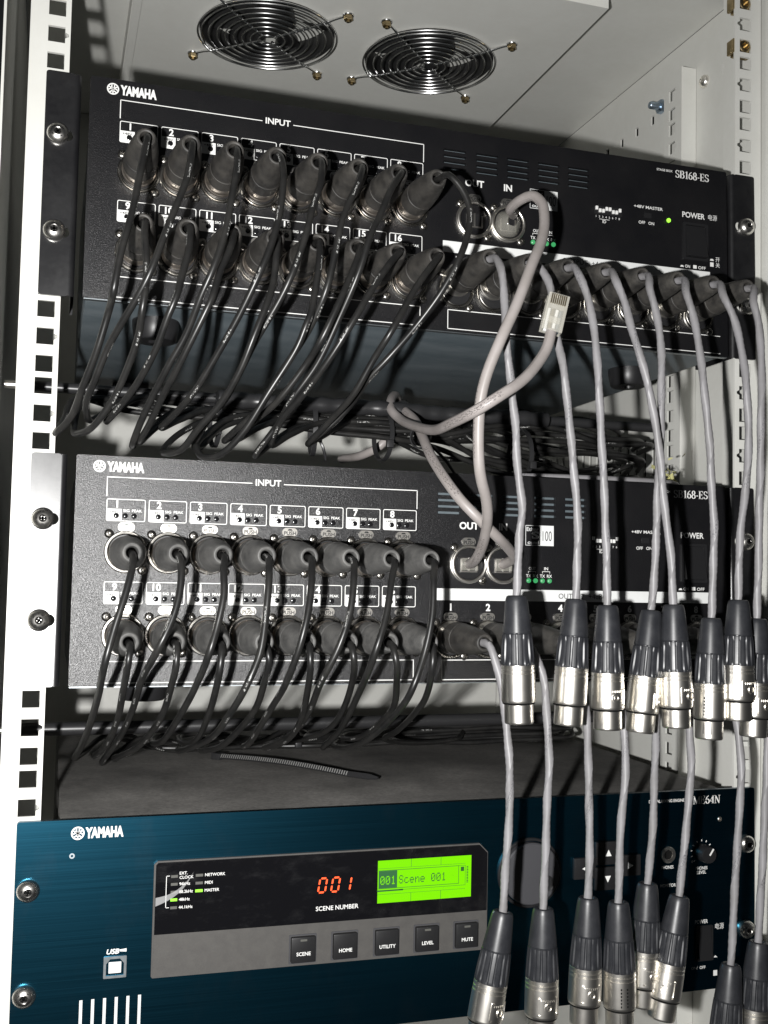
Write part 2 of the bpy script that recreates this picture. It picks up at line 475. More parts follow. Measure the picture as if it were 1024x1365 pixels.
def rpart(name, mb, mat='rack_paint', **k):
    mb.v = [(x, y, z+RZ) for x, y, z in mb.v]; return mb.build(name, mat, rack, **k)
m = rail_mesh(-250., -227.5, -235.2, -420., 478., 1); m.box(-250, -248, 2, 42, -420, 478); rpart('upright', m)
m = rail_mesh(226., 247.5, 234.5, -420., 478., -1); m.box(245.5, 247.5, 2, 42, -420, 478); rpart('upright', m)
# posts half way back: hole flange faces across the rack, folded front return
def post(sign, y0, x_in, x_wall, yd, z0, z1):
    mb = MB(); r = rail_mesh(0., yd, yd/2+1., z0, z1, -1, 1.6)
    mb.add([(sign*(x_in+y*1.), y0+x, z) for x, y, z in r.v], [f[::-1] if sign < 0 else f for f in r.f])
    a, b = sorted((sign*(x_in+1.6), sign*x_wall)); mb.box(a, b, y0, y0+1.6, z0, z1)
    t = MB(); return mb
rpart('rear_post', post(1, 102., 248., 261.5, 26., -420., 447.))
rpart('rear_post', post(-1, 102., 229., 251., 26., -420., 470.))
m = rail_mesh(222., 246., 233., -420., 470., -1); m.v = [(x, y+400, z) for x, y, z in m.v]; rpart('back_upright', m)
m = rail_mesh(-250., -226., -236., -420., 470., 1); m.v = [(x, y+400, z) for x, y, z in m.v]; rpart('back_upright', m)
# perforated side wall on the right
slots = [(64.+26.2*k) for k in range(0, 14) if k not in (1, 2, 3)]
wl = [[(-10., -420.), (470., -420.), (470., 478.), (-10., 478.)]]
for zz in (431.,):
    for y in slots: wl.append([(y-2.6, zz-4.), (y-2.6, zz+4.), (y+2.6, zz+4.), (y+2.6, zz-4.)])
for y in range(150, 440, 14):
    wl.append([(y-2.2, 118.), (y-2.2, 150.), (y+2.2, 150.), (y+2.2, 118.)])
m = MB(); m.prism(wl, 0., 1.5); m.v = [(262+y, x, z) for x, y, z in m.v]; m.f = [f[::-1] for f in m.f]; rpart('side_panel', m)
m = MB(); m.box(265., 267., -10, 470, -420, 478); rpart('outer_skin', m, 'void')
m = MB(); m.box(-264., -262.5, -10, 470, -420, 478); rpart('side_panel', m)
m = MB(); m.box(-261., 261., 440, 441.5, -420, 478); rpart('back_panel', m)
m = MB(); m.box(-262., 262., -10, 470, 478.5, 480.); rpart('roof_panel', m)
m = MB(); m.box(-262., 262., -10, 470, -423, -421.); rpart('floor_panel', m)
m = MB(); m.box(250.5, 330., -14., 30., -420, 560, c=2.); rpart('front_frame', m)
m = MB(); m.box(-340., -272., -14., 30., -420, 560, c=2.); rpart('front_frame', m)
# fan tray let down from the roof
TZ = 460.
fans = [(-77., 189.), (60., 188.)]
m = MB()
lo = [[(-184., 66.), (160., 66.), (160., 430.), (-184., 430.)]]
for fx, fy in fans: lo.append([(fx+a, fy+b) for a, b in C2(48, 54.)][::-1])
t = MB(); t.prism(lo, 0., 1.5); m.add([(x, z, TZ+y) for x, y, z in t.v], [f[::-1] for f in t.f])
m.box(-184, 160, 64.4, 66, TZ, TZ+18.2); m.box(158.4, 160, 66, 430, TZ+1.6, TZ+18.2); m.box(-184, -182.4, 66, 430, TZ+1.6, TZ+18.2)
rpart('fan_tray', m)
m = MB(); m.box(-183., -177., 66.5, 430, TZ-1.2, TZ-.1); rpart('tray_seam', m)
# bolts on the wall and the cage nuts' neighbours
def panhead(mb, r, h, M, n=24):
    """domed screw head with a crossed recess"""
    mb.lathe([(r*1.0, 0.), (r, h*.2), (r*.93, h*.5), (r*.75, h*.8), (r*.5, h*.95), (r*.36, h)], n, M, caps=False)
    c = r*.36
    mb.lathe([(c, h), (c*.9, h-.1), (c*.55, h-.9), (0.01, h-1.)], n, M, caps=False)
def cross(mb, r, h, M):
    for k in range(2): mb.box(-r*.56, r*.56, -h-.05, -h+.6, -r*.1, r*.1, M @ Matrix.Rotation(math.pi/2*k+.5, 4, 'Y'))
RIGHT_WALL = Matrix.Translation((261.8, 0, 0)) @ Matrix.Rotation(-math.pi/2, 4, 'Z')
m = MB(); panhead(m, 5.2, 4., Matrix.Translation((261.8, 90., 431.)) @ Matrix.Rotation(math.radians(-90), 4, 'Z')); rpart('wall_screw', m, 'nickel')
m = MB(); m.lathe([(3.2, 0), (3.2, 12), (2.6, 13)], 20, Matrix.Translation((261.8, 152., 436.)) @ Matrix.Rotation(math.radians(-90), 4, 'Z'), rf=lambda t, i, n: 1+.05*math.sin(t*6))
m.lathe([(6., 0.1), (6., 4.)], 6, Matrix.Translation((261.8, 152., 436.)) @ Matrix.Rotation(math.radians(-90), 4, 'Z')); rpart('wall_bolt', m, 'zinc_blue')

# cage nuts in the right upright
for z, nm in ((440.85, 'upper'), (412.0, 'lower')):
    zz = min(hole_rows(-400, 478), key=lambda q: abs(q[0]-z))[0]
    c = thing('cage_nut', f'brass-coloured cage nut, the {nm} of two clipped in the right upright', 'cage nut', (234.5, 2., zz), 'cage nuts in the right upright')
    m = MB(); m.box(-6.8, 6.2, .3, 6.5, -6.2, 6.2, c=.6); m.build('cage', 'brass', c)
    m = MB(); m.box(-9.4, -7.2, -1., 7., -5., 5., c=.4); m.build('clip', 'brass', c)
    m = MB(); m.lathe([(4.6, -.5), (4.6, 1.6), (3.8, 2.2), (2.6, 2.2), (2.4, -.2), (.01, -.2)], 20, rf=None, caps=False); m.build('nut', 'brass', c)

# cooling fans behind chromed wire guards
for k, (fx, fy) in enumerate(fans):
    f = thing('cooling_fan', ('round roof fan with chrome wire guard, cut by the top edge of the picture' if k == 0 else 'round roof fan with chrome wire guard, nearer the right side wall'), 'fan', (fx, fy, TZ), 'fans in the roof')
    DN = Matrix.Rotation(math.radians(90), 4, 'X')        # lathe -Y -> down
    m = MB(); m.lathe([(53.6, -24), (53.6, .2), (52.2, .6), (51.8, -24)], 64, DN, caps=False); m.build('housing', 'fan_black', f)
    m = MB(); m.lathe([(53., -24.), (.01, -24.)], 48, DN, caps=False); m.build('back_plate', 'void', f)
    m = MB(); m.lathe([(21., -22), (21., -8), (19.5, -6.5), (.01, -6.)], 40, DN, caps=False); m.build('hub', 'fan_black', f)
    for b in range(7):
        m = MB(); vs = []; fs = []
        for i in range(7):
            rr = 20.5+(30.)*i/6; tw = .55-.25*i/6
            for s_ in (-1, 0, 1):
                a = 2*math.pi*b/7+k+s_*tw*.72+.12*i/6; vs.append((rr*math.cos(a), rr*math.sin(a), 15+s_*5.5*(1-.3*i/6)))
        for i in range(6):
            for j in range(2): fs.append((i*3+j, i*3+j+1, i*3+j+4, i*3+j+3))
        m.add(vs, fs); m.build('blade', 'fan_black', f)
    g = MB(); rings = [7.5, 14., 20.5, 27., 33.5, 40., 46.5, 52.5]
    for R in rings: g.torus(R, .68, Matrix.Translation((0, 0, -5.2+1.6*(R/52.5)**3)) @ DN, 64, 8)
    g.torus(55.5, .7, Matrix.Translation((0, 0, -2.6)) @ DN, 64, 8)
    for sx_, sy_ in ((1, 1), (1, -1), (-1, 1), (-1, -1)):
        d = Vector((sx_*52.4, sy_*50.2, 0)).normalized()
        pts = [d*6+Vector((0, 0, -4.)), d*30+Vector((0, 0, -3.7)), d*54+Vector((0, 0, -2.6)), d*61+Vector((0, 0, -1.6)), d*66+Vector((0, 0, -1.2)), d*72+Vector((0, 0, -1.1))]
        g.tube(pts, 1., 8)
        g.torus(3.6, .9, Matrix.Translation(d*73.5+Vector((0, 0, -1.1))) @ DN, 20, 8)
        n_ = MB(); n_.lathe([(3.7, 0), (3.7, 3.), (3.2, 3.6), (1.5, 3.6), (1.5, 5.), (.01, 5.2)], 6, Matrix.Translation(d*73.5+Vector((0, 0, -1.6))) @ DN, caps=False)
        n_.build('nut', 'brass', f)
    g.build('wire_guard', 'chrome', f)

# ================================================================== shared pieces
def screw_mesh(name, r, h, mat):
    m = MB(); panhead(m, r, h, Matrix.Identity(4)); return m.mesh(name, mat)
M_MOUNT = screw_mesh('mounting_screw', 6.3, 5.2, 'screw_metal')
m = MB(); cross(m, 6.3, 4.9, Matrix.Identity(4)); M_MCROSS = m.mesh('recess', 'void')
M_SMALL = screw_mesh('screw', 2.7, 1.5, 'ring_metal')
m = MB(); m.lathe([(12.2, 0.), (12.2, 1.6), (11.6, 2.2), (11.2, 2.2), (10.9, 1.4), (10.7, 1.4), (10.5, 2.7), (10.2, 2.9), (9.9, 2.4), (9.9, .4)], 48, caps=False); M_RING = m.mesh('ring', 'ring_metal')
m = MB(); m.lathe([(9.95, .35), (.01, .35)], 32, caps=False)
M_SOCKIN = m.mesh('insert', 'plastic_black')
m = MB()
m.prism(rrect(-4.6, 4.6, -2.5, 2.5, 2.45, 6), -1.1, 0.)
M_TAB = m.mesh('push_tab', 'nickel')
m = MB(); text(m, 'PUSH', 0, -1.7, 2.1, -1.25, 7.4, 'c', .02); m.sheet([(-1.6, .9), (1.6, .9), (0.8, 1.9), (-.8, 1.9)], -1.25); M_TABT = m.mesh('push_lettering', 'ink_black')
def socket(par, name, x, z, py, tab=True):
    s_ = put(name, M_RING, par, (x, py, z)); put('insert', M_SOCKIN, s_)
    put('screw', M_SMALL, s_, (-9.6, 0, 10.4)); put('screw', M_SMALL, s_, (9.6, 0, -10.4))
    if tab: put('push_tab', M_TAB, s_, (0, 0, 14.3)); put('push_lettering', M_TABT, s_, (0, 0, 14.3))
    return s_
m = MB(); m.lathe([(10.2, .5), (9.6, -6.), (.01, -6.)], 32, caps=False); M_NETIN = m.mesh('recess', 'void')
m = MB(); m.box(-6.2, 6.2, -1., 5., -5., 4.2); M_NETJ = m.mesh('jack', 'plastic_black')
m = MB(); m.torus(11.2, 1.1, Matrix.Translation((0, -1.8, 0)), 48, 10); m.lathe([(12.3, 0.), (12.3, 1.2), (11., 1.8)], 48, caps=False); M_NETR = m.mesh('ring', 'nickel')
m = MB()
for q in (-1, 1): m.box(q*5.2-.5, q*5.2+.5, -1.6, 0, -4.5, 3.)
m.box(-5.6, 5.6, -1.6, -.4, -5.2, -4.4); m.box(-.45, .45, -1.7, -.4, -4.4, 4.2); M_NETM = m.mesh('shield', 'nickel')

PY = -3.                                    # front of the stage boxes' panels
INX = [-186.5+24.03*i for i in range(8)]
OUTX = [13.7+25.45*j for j in range(8)]

def stage_box(z0, label, chinese):
    u = thing('stage_box', label, 'stage box', (0, 0, z0), 'black stage boxes')
    e = PY-.12                              # plane of the print
    # panel with its vent slots cut through
    loops = [rrect(-215.5, 216.5, -37.4, 94.6, 1.2, 3)]
    gx = [4.4, 27., 49., 71.2, 93.3]; slots = []
    for x in gx:
        for k in range(4):
            z = 81.2-3.95*k; slots.append((x, x+15.6, z-.95, z+.75))
    for a, b, c, d in slots: loops.append([(a, c), (a, d), (b, d), (b, c)])
    p = MB(); p.prism(loops, PY, -.2); p.build('front_panel', 'black_crinkle', u)
    sl = MB(); sl.box(0, 15.6, .15, 2.6, -.62, -.12); sme = sl.mesh('vent_slot', 'bare_metal')
    for a, b, c, d in slots: put('vent_slot', sme, u, (a, PY, c+.1))
    b = MB(); b.box(-214., 214.5, .2, 300., -36.6, 93.6, c=.8); b.build('chassis', 'chassis_steel', u)
    b = MB(); b.box(-215., 216., -2.6, 1., -37.9, -37.45); b.build('bottom_lip', 'bare_metal', u)
    for fx, fy in ((-170., 42.), (176., 62.), (-170., 262.), (176., 262.)):
        f = MB(); f.lathe([(14.5, 0), (14.5, 4.), (13., 12.), (12., 13.), (5., 13.), (4.5, 10.), (.01, 10.)], 36, Matrix.Translation((fx, fy, -36.6)) @ Matrix.Rotation(math.radians(90), 4, 'X'), caps=False)
        f.build('foot', 'foot_rubber', u)
    # ears
    for sg in (-1, 1):
        oblong = lambda zc: [(sg*231.+px_, zc+pz_) for px_, pz_ in rrect(-7., 7., -3.4, 3.4, 3.35, 6)]
        ear = MB(); ear.prism([rrect(*sorted((sg*240., sg*223.5)), -37.4, 94.6, 1.6, 3), oblong(0.)[::-1], oblong(57.15)[::-1]], -2., -.1)
        prof = [(223.6, -2.)]+[(223.5-3.2*math.sin(math.radians(t)), -2.+3.2*(1-math.cos(math.radians(t)))) for t in range(0, 91, 10)]+[(220.3, 42.), (222.2, 42.), (222.2, 1.5)]
        n = len(prof); vs = [(sg*x, y, z) for z in (-37.2, 94.4) for x, y in prof]
        fs = [(i, i+1, n+i+1, n+i) if sg < 0 else (i, n+i, n+i+1, i+1) for i in range(n-1)]
        ear.add(vs, fs); ear.build('rack_ear', 'black_paint', u)
        for z in (0., 57.15):
            s_ = put('mounting_screw', M_MOUNT, u, (sg*232.5, -2., z), (0, random.uniform(0, 3), 0)); put('recess', M_MCROSS, s_)
            wv_ = MB(); wv_.lathe([(4.6, -.2), (7., -.2)], 24, caps=False)
    # print: maker's name, headings, rules
    t = MB(); maker_mark(t, -202.6, 88.4, 3.5, e); text(t, 'YAMAHA', -198.4, 85.8, 5.2, e, 21.0, bold=.055); t.build('maker_name', 'white_ink', u)
    t = MB(); text(t, 'INPUT', -104., 81.2, 3.6, e, 15.6, 'c', .02)
    for pts in ([(-198., 71.5), (-198., 82.4), (-114., 82.4)], [(-94.3, 82.4), (-9.3, 82.4), (-9.3, 71.)], [(-197., -23.2), (-10.4, -23.2), (-10.4, -35.4), (-197., -35.4)], [(210., -23.4), (8.4, -23.4), (8.4, -35.6), (210., -35.6)]): line(t, pts, .5, e)
    t.build('ruled_lines', 'white_ink', u)
    # one label for each input channel
    for ch in range(16):
        x0 = -198.+23.79*(ch % 8); zb = 57. if ch < 8 else 9.4; x1 = x0+22.; z1 = zb+12.9
        t = MB(); o = rrect(x0, x1, zb, z1, 1., 3); i_ = rrect(x0+.42, x1-.42, zb+.42, z1-.42, .7, 3)
        t.sheet([o, i_[::-1]], e)
        t.sheet([(x0+.3, zb+.3), (x0+8.6, zb+.3), (x0+8.6, zb+7.1), (x0+.3, zb+7.1)], e-.02)
        text(t, str(ch+1), x0+6., z1-4.9, 3.9, e, None, 'c', .03)
        text(t, 'SIG', x0+9.4, zb+5.5, 1.5, e, 3.6); text(t, 'PEAK', x0+14.4, zb+5.5, 1.5, e, 5.6)
        lb = t.build('channel_label', 'white_ink', u)
        t = MB(); text(t, '+48V', x0+1.6, zb+4.7, 1.5, e-.08, 5.6)
        t.build('phantom_lettering', 'ink_black', lb)
        for q, xx in enumerate((5.6, 10.6, 15.6)):
            d = MB(); d.lathe([(1.55, .05), (1.55, .5), (1.2, .7), (.01, .75)], 16, Matrix.Translation((x0+xx, PY, zb+3.2)), caps=False)
            d.build('indicator_lamp', 'gloss_black', lb)
    for ch in range(16): socket(u, 'input_socket', INX[ch % 8], 39.4 if ch < 8 else -8.2, PY)
    for j in range(8): socket(u, 'output_socket', OUTX[j], -10.5, PY)
    t = MB(); t.prism(rrect(4.5, 202.4, 14., 21.4, .3, 2), PY-.14, PY-.02); wb = t.build('output_strip', 'logo_white', u)
    t = MB(); text(t, 'OUTPUT  +4dBu', 106., 15.9, 3.3, PY-.22, 34., 'c', .0); t.build('output_lettering', 'ink_black', wb)
    for j in range(8): lt(u, str(j+1), OUTX[j]+.3, 7.6, 4.2, e, None, 'c', .035, name='output_number')
    # network sockets
    for x, nm in ((25.7, 'OUT'), (49.2, 'IN')):
        s_ = put('network_socket', M_NETR, u, (x, PY, 37.)); put('recess', M_NETIN, s_); put('jack', M_NETJ, s_); put('shield', M_NETM, s_)
        put('push_tab', M_TAB, s_, (0, 0, 14.3)); put('push_lettering', M_TABT, s_, (0, 0, 14.3)); put('screw', M_SMALL, s_, (-9.6, 0, 10.4)); put('screw', M_SMALL, s_, (9.6, 0, -10.4))
        t = MB(); text(t, nm, x+.3, 59.3, 4.2, e, None, 'c', .03); t.build('socket_lettering', 'white_ink', u)
    # network emblem
    t = MB(); t.sheet([(76., 50.), (85.4, 50.), (85.4, 63.2), (76., 63.2)], e)
    line(t, [(65.4, 50.2), (65.4, 63.), (75.8, 63.), (75.8, 50.2)], .35, e, True)
    text(t, 'Ether', 66., 59.4, 2.5, e, 8.6); text(t, 'S', 69.8, 54.6, 4.4, e, 5., bold=.04); text(t, 'ound', 66.8, 51., 2.2, e, 8.)
    em = t.build('network_emblem', 'logo_white', u)
    t = MB(); text(t, '100', 80.7, 53.2, 6.4, e-.1, 6.6, 'c', -.005); t.build('emblem_number', 'ink_black', em)
    t = MB(); text(t, 'OUT', 70.2, 34.2, 1.9, e, 5., 'c'); text(t, 'IN', 80., 34.2, 1.9, e, 2.8, 'c')
    for x in (70., 80.): line(t, [(x-2.6, 32.2), (x-2.6, 33.3), (x+2.6, 33.3), (x+2.6, 32.2)], .3, e)
    for x, q in ((67.6, 'TX'), (72.5, 'RX'), (77.4, 'TX'), (82.4, 'RX')): text(t, q, x, 29.4, 1.9, e, 3.6, 'c')
    t.build('link_lettering', 'white_ink', u)
    for x in (67.6, 72.5, 77.4, 82.4):
        d = MB(); d.lathe([(1.55, 0), (1.5, .6), (1., 1.1), (.01, 1.25)], 18, Matrix.Translation((x, PY, 27.3)), caps=False); d.build('link_lamp', 'led_link', u)
    # switches
    d = MB(); d.box(112.4, 133.6, -.5, .6, 52., 57.6, Matrix.Translation((0, PY, 0))); dp = d.build('dip_switch', 'plastic_black', u)
    for k in range(8):
        up = k in (0, 3, 4, 7)
        d = MB(); d.box(113.2+2.5*k, 114.9+2.5*k, PY-1.6, PY-.4, 54.8 if up else 53.2, 57.2 if up else 55.6, c=.15); d.build('slider', 'white_ink', dp)
    t = MB()
    for k in range(8): text(t, str(k+1), 114.+2.5*k, 49.9, 1.3, e, None, 'c')
    line(t, [(116.5, 48.9), (124., 48.9)], .3, e); t.build('dip_lettering', 'white_ink', dp)
    lt(u, 'ID', 120.2, 46.4, 2., e, None, 'c')
    lt(u, '+48V MASTER', 142.8, 60.3, 2., e, 22.4); lt(u, 'OFF   ON', 146.4, 49.4, 2., e, 12.)
    lt(u, 'POWER', 180.6, 58.2, 3.7, e, 18., bold=.02)
    lt(u, 'ON', 182.5, 22.6, 2., e, 4.); lt(u, 'OFF', 193., 22.6, 2., e, 6.)
    for q in ([(178.6, 22.8), (181.6, 22.8), (181., 24.), (179.4, 24.)], [(189., 22.6), (191.8, 22.6), (191.8, 25.), (189., 25.)]):
        t = MB(); t.sheet(q, e); t.build('switch_symbol', 'white_ink', u)
    lt(u, 'STAGE BOX', 160.6, 88.6, 1.5, e, 12.4)
    t = MB(); serif(t, 'SB168-ES', 175.2, 85.4, 5.4, e, 27.); t.build('model_name', 'white_ink', u)
    if chinese:
        lt(u, '电源', 204.9, 58.6, 3.0, e, 7.2, 'c', .0); lt(u, '开', 208.7, 29.4, 2.6, e, 3.4, 'c', .0); lt(u, '关', 208.7, 25.4, 2.6, e, 3.4, 'c', .0)
        for q in ([(202.4, 29.6), (205.6, 29.6), (205., 30.9), (203., 30.9)], [(202.6, 25.4), (205.4, 25.4), (205.4, 28.4), (202.6, 28.4)]):
            t = MB(); t.sheet(q, e); t.build('switch_symbol', 'white_ink', u)
    d = MB(); d.box(150.6, 156.2, PY-.4, PY+.5, 53.8, 57.4); d.build('phantom_switch', 'plastic_black', u)
    sw = MB(); sw.prism([rrect(180.6, 200.6, 28., 54.4, 1., 3), rrect(182.4, 198.8, 29.8, 52.6, .6, 3)[::-1]], PY-1.4, PY-.01); so = sw.build('power_switch', 'plastic_black', u)
    sw = MB(); vs = [(182.7, PY-.6, 52.3), (198.5, PY-.6, 52.3), (198.5, PY-1.8, 43.), (182.7, PY-1.8, 43.), (182.7, PY-4.6, 30.1), (198.5, PY-4.6, 30.1), (182.7, PY, 30.1), (198.5, PY, 30.1)]
    sw.add(vs, [(0, 3, 2, 1), (3, 4, 5, 2), (4, 6, 7, 5)]); sw.add([vs[i] for i in (1, 2, 5, 7)]+[(198.5, PY, 52.3)], [(0, 1, 2, 3, 4)]); sw.add([vs[i] for i in (0, 3, 4, 6)]+[(182.7, PY, 52.3)], [(4, 3, 2, 1, 0)])
    sw.build('rocker', 'plastic_black', so, angle=10)
    d = MB(); d.lathe([(1.5, 0), (1.45, .7), (.9, 1.3), (.01, 1.4)], 18, Matrix.Translation((169.7, PY, 54.2)), caps=False); d.build('power_lamp', 'led_green' if chinese else 'gloss_black', u)
    u.location.y = -2.*S; u.rotation_euler.x = math.radians(-1.1)     # carried by its ears alone, the box sags a little at the back
    return u
stage_box(222.25, 'black stage box in the top rack slot, its green power lamp lit', True)
stage_box(0., 'black stage box in the middle of the rack, glare on its left ear', False)

# ================================================================== mixing engine at the bottom
DOT = {'S': '01110 10001 10000 01110 00001 10001 01110', 'c': '00000 00000 01110 10000 10000 10001 01110', 'e': '00000 00000 01110 10001 11111 10000 01110',
       'n': '00000 00000 10110 11001 10001 10001 10001', '0': '01110 10001 10011 10101 11001 10001 01110', '1': '00100 01100 00100 00100 00100 00100 01110', ' ': '00000 00000 00000 00000 00000 00000 00000'}
def dots(mb, st, x, z, dx, dz, y):
    for n_, ch in enumerate(st):
        for r_, row in enumerate(DOT[ch].split()):
            for c_, v in enumerate(row):
                if v == '1':
                    a, b_ = x+(n_*6.2+c_)*dx, z+(6-r_)*dz; mb.sheet([(a, b_), (a+dx*.93, b_), (a+dx*.93, b_+dz*.93), (a, b_+dz*.93)], y)
DZ = -206.375
def mixing_engine():
    u = thing('mixing_engine', 'dark blue brushed mixing engine with lit green screen at the bottom', 'mixing engine', (0, 0, DZ))
    P = -3.5; e = P-.12
    ob = lambda sx_, zc: [(sx_*232.5+a, zc+b) for a, b in rrect(-6., 6., -3.3, 3.3, 3.25, 6)]
    lp = [rrect(-240, 240, -37.6, 94.6, 1.5, 3), ob(-1, 0.)[::-1], ob(-1, 57.15)[::-1], ob(1, 0.)[::-1], ob(1, 57.15)[::-1]]
    for k in range(6): lp.append([(-203.4+6.42*k, -34.), (-203.4+6.42*k, -5.2), (-201.5+6.42*k, -5.2), (-201.5+6.42*k, -34.)])
    m = MB(); m.prism(lp, P, -.2); m.build('front_panel', 'blue_anodised', u)
    for k in range(6):
        m = MB(); m.box(-203.6+6.42*k, -201.3+6.42*k, P+1.6, P+2.4, -34.2, -5.); m.build('vent_slot', 'logo_white', u)
    m = MB(); m.box(-217., 219., .2, 395., -36.5, 93.2, c=1.); m.build('chassis', 'dusty_black_lid', u)
    for sg in (-1, 1):
        for z in (0., 57.15):
            s_ = put('mounting_screw', M_MOUNT, u, (sg*232.8, P, z), (0, random.uniform(0, 3), 0)); put('recess', M_MCROSS, s_)
    t = MB(); maker_mark(t, -207.3, 87.1, 3.7, e); text(t, 'YAMAHA', -203.2, 84.4, 5.3, e, 21.0, bold=.055); t.build('maker_name', 'white_ink', u)
    m = MB(); m.lathe([(1.5, .1), (1.5, .3), (.7, .3), (.6, -.5), (.01, -.5)], 16, Matrix.Translation((-210., P, 74.7)), caps=False); m.build('reset_hole', 'bare_metal', u)
    # display module
    out = [(-163.8, 4.), (40.6, 3.), (41.6, 4.), (41.6, 63.), (36., 68.6), (-162.6, 69.4), (-164.6, 67.6), (-164.6, 5.)]
    D = P-3.
    m = MB(); m.prism(out, P-2., P-.02)
    mo = m.build('display_bezel', 'display_grey', u)
    m = MB(); m.prism([(-163.6, 28.4), (40.8, 27.4), (40.8, 62.7), (35.6, 67.8), (-162.4, 68.6), (-163.6, 67.3)], D, P-1.98); m.build('display_window', 'display_window', mo)
    m = MB(); m.prism([(-163.2, 4.8), (40.2, 3.8), (40.8, 4.4), (40.8, 27.2), (-163.6, 28.2), (-163.8, 5.2)], P-2.4, P-1.98); m.build('button_strip', 'display_grey', mo)
    # clock and mode lamps
    g = D-.1
    t = MB(); line(t, [(-155.9, 61.), (-157.6, 61.), (-157.6, 43.2), (-155.9, 43.2)], .35, g)
    for k, q in enumerate(('EXT.', '96kHz', '88.2kHz', '48kHz', '44.1kHz')):
        z = 60.6-4.4*k
        if k == 0: text(t, 'EXT.', -150.2, z+.8, 1.6, g); text(t, 'CLOCK', -150.2, z-1.6, 1.6, g, 8.)
        else: text(t, q, -150.2, z-.8, 1.6, g)
        d = MB(); d.box(-155., -151.2, D-.25, D+.2, z-.75, z+.75); d.build('clock_lamp', 'led_green' if k == 3 else 'led_off', mo)
    for k, q in enumerate(('NETWORK', 'MIDI', 'MASTER')):
        z = 60.4-4.4*k; text(t, q, -135.6, z-.8, 1.6, g)
        d = MB(); d.box(-141., -136.8, D-.25, D+.2, z-.75, z+.75); d.build('mode_lamp', 'led_green' if k == 2 else 'led_off', mo)
    t.build('lamp_lettering', 'white_ink', mo); lt(mo, 'SCENE NUMBER', -69.2, 34.9, 2.5, g, 26.4)
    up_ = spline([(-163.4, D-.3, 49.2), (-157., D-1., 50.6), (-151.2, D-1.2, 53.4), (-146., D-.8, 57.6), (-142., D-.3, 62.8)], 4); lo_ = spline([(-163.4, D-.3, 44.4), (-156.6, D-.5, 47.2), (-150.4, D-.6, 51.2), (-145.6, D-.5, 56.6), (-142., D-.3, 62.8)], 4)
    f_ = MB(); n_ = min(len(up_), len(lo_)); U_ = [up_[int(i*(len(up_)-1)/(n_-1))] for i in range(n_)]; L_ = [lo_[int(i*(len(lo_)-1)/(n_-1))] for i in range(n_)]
    f_.add(L_+U_, [(i, i+1, n_+i+1, n_+i) for i in range(n_-1)]); f_.build('lifted_film_glare', 'film_glare', mo)  # pale crescent painting the glare where the display film lifts
    # seven-segment digits
    SEG = {'0': 'abcdef', '1': 'bc'}
    def digit(x, z, ch):
        m = MB(); wd, h, th = 4.3, 8.2, 1.05
        sh = lambda px_, pz_: (x+px_+.16*pz_, z+pz_)
        segs = {'a': ((.5, h), (wd-.5, h)), 'b': ((wd, h-.5), (wd, h/2+.4)), 'c': ((wd, h/2-.4), (wd, .5)), 'd': ((.5, 0), (wd-.5, 0)), 'e': ((0, .5), (0, h/2-.4)), 'f': ((0, h/2+.4), (0, h-.5))}
        for k in SEG[ch]:
            a, b = (Vector(q) for q in segs[k]); d = (b-a).normalized(); n_ = Vector((-d.y, d.x))*th/2; a2, b2 = a+d*.35, b-d*.35
            m.sheet([sh(*q) for q in (a, a2-n_, b2-n_, b, b2+n_, a2+n_)], D-.12)
        m.build('digit', 'led_red', mo)
    digit(-68.2, 45.6, '0'); digit(-60.2, 45.6, '0'); digit(-53., 45.6, '1')
    # green screen
    m = MB(); m.sheet([(-31., 36.6), (30., 36.6), (30., 62.), (-31., 62.)], D-.1); lc = m.build('screen', 'lcd_green', mo)
    t = MB(); q = D-.2
    dots(t, 'Scene 001', -17.4, 47.6, .56, .72, q)
    line(t, [(-30.4, 56.), (21.6, 56.), (21.6, 45.2), (-30.4, 45.2)], .28, q); line(t, [(21.6, 56.), (26., 56.), (26., 44.), (-17., 44.)], .2, q)
    for x in (-9.6, 9.8): line(t, [(x, 62.), (x, 57.4)], .22, q); line(t, [(x, 41.6), (x, 36.8)], .22, q)
    line(t, [(-31., 43.9), (-15., 43.9)], .9, q); line(t, [(-31., 41.8), (26., 41.8)], .15, q); line(t, [(-31., 57.2), (26., 57.2)], .15, q)
    t.sheet([(23., 52.6), (25.2, 52.6), (25.2, 55.2), (23., 55.2)], q)
    for k in range(11): t.sheet([(26.9, 45.4+.95*k), (28., 45.4+.95*k), (28., 45.9+.95*k), (26.9, 45.9+.95*k)], q)
    t.build('screen_lettering', 'lcd_ink', lc)
    m = MB(); m.sheet([(-30.4, 45.4), (-18.6, 45.4), (-18.6, 55.8), (-30.4, 55.8)], D-.22); m.build('cursor_box', 'lcd_shade', lc)
    t = MB(); dots(t, '001', -29.4, 47.6, .56, .72, D-.3); t.build('cursor_lettering', 'lcd_green', lc)
    # buttons
    for nm, x in (('SCENE', -76.6), ('HOME', -50.9), ('UTILITY', -24.6), ('LEVEL', 1.2), ('MUTE', 27.2)):
        m = MB(); m.prism([rrect(x-8.3, x+8.3, 5.1, 21.9, .5, 2), rrect(x-7.5, x+7.5, 5.9, 21.1, .4, 2)[::-1]], P-2.9, P-2.3); b = m.build('button', 'dial_grey', mo)
        m = MB(); m.box(x-7.3, x+7.3, P-5.4, P-2., 6.1, 20.9, c=.7); m.build('cap', 'plastic_black', b)
        t = MB(); text(t, nm, x, 10.4, 2., P-5.52, None, 'c', .02); t.build('button_lettering', 'white_ink', b)
        if nm in ('SCENE', 'LEVEL', 'MUTE'):
            m = MB(); m.box(x-2., x+2., P-5.5, P-5.2, 18.6, 19.8); m.build('button_lamp', 'led_off', b)
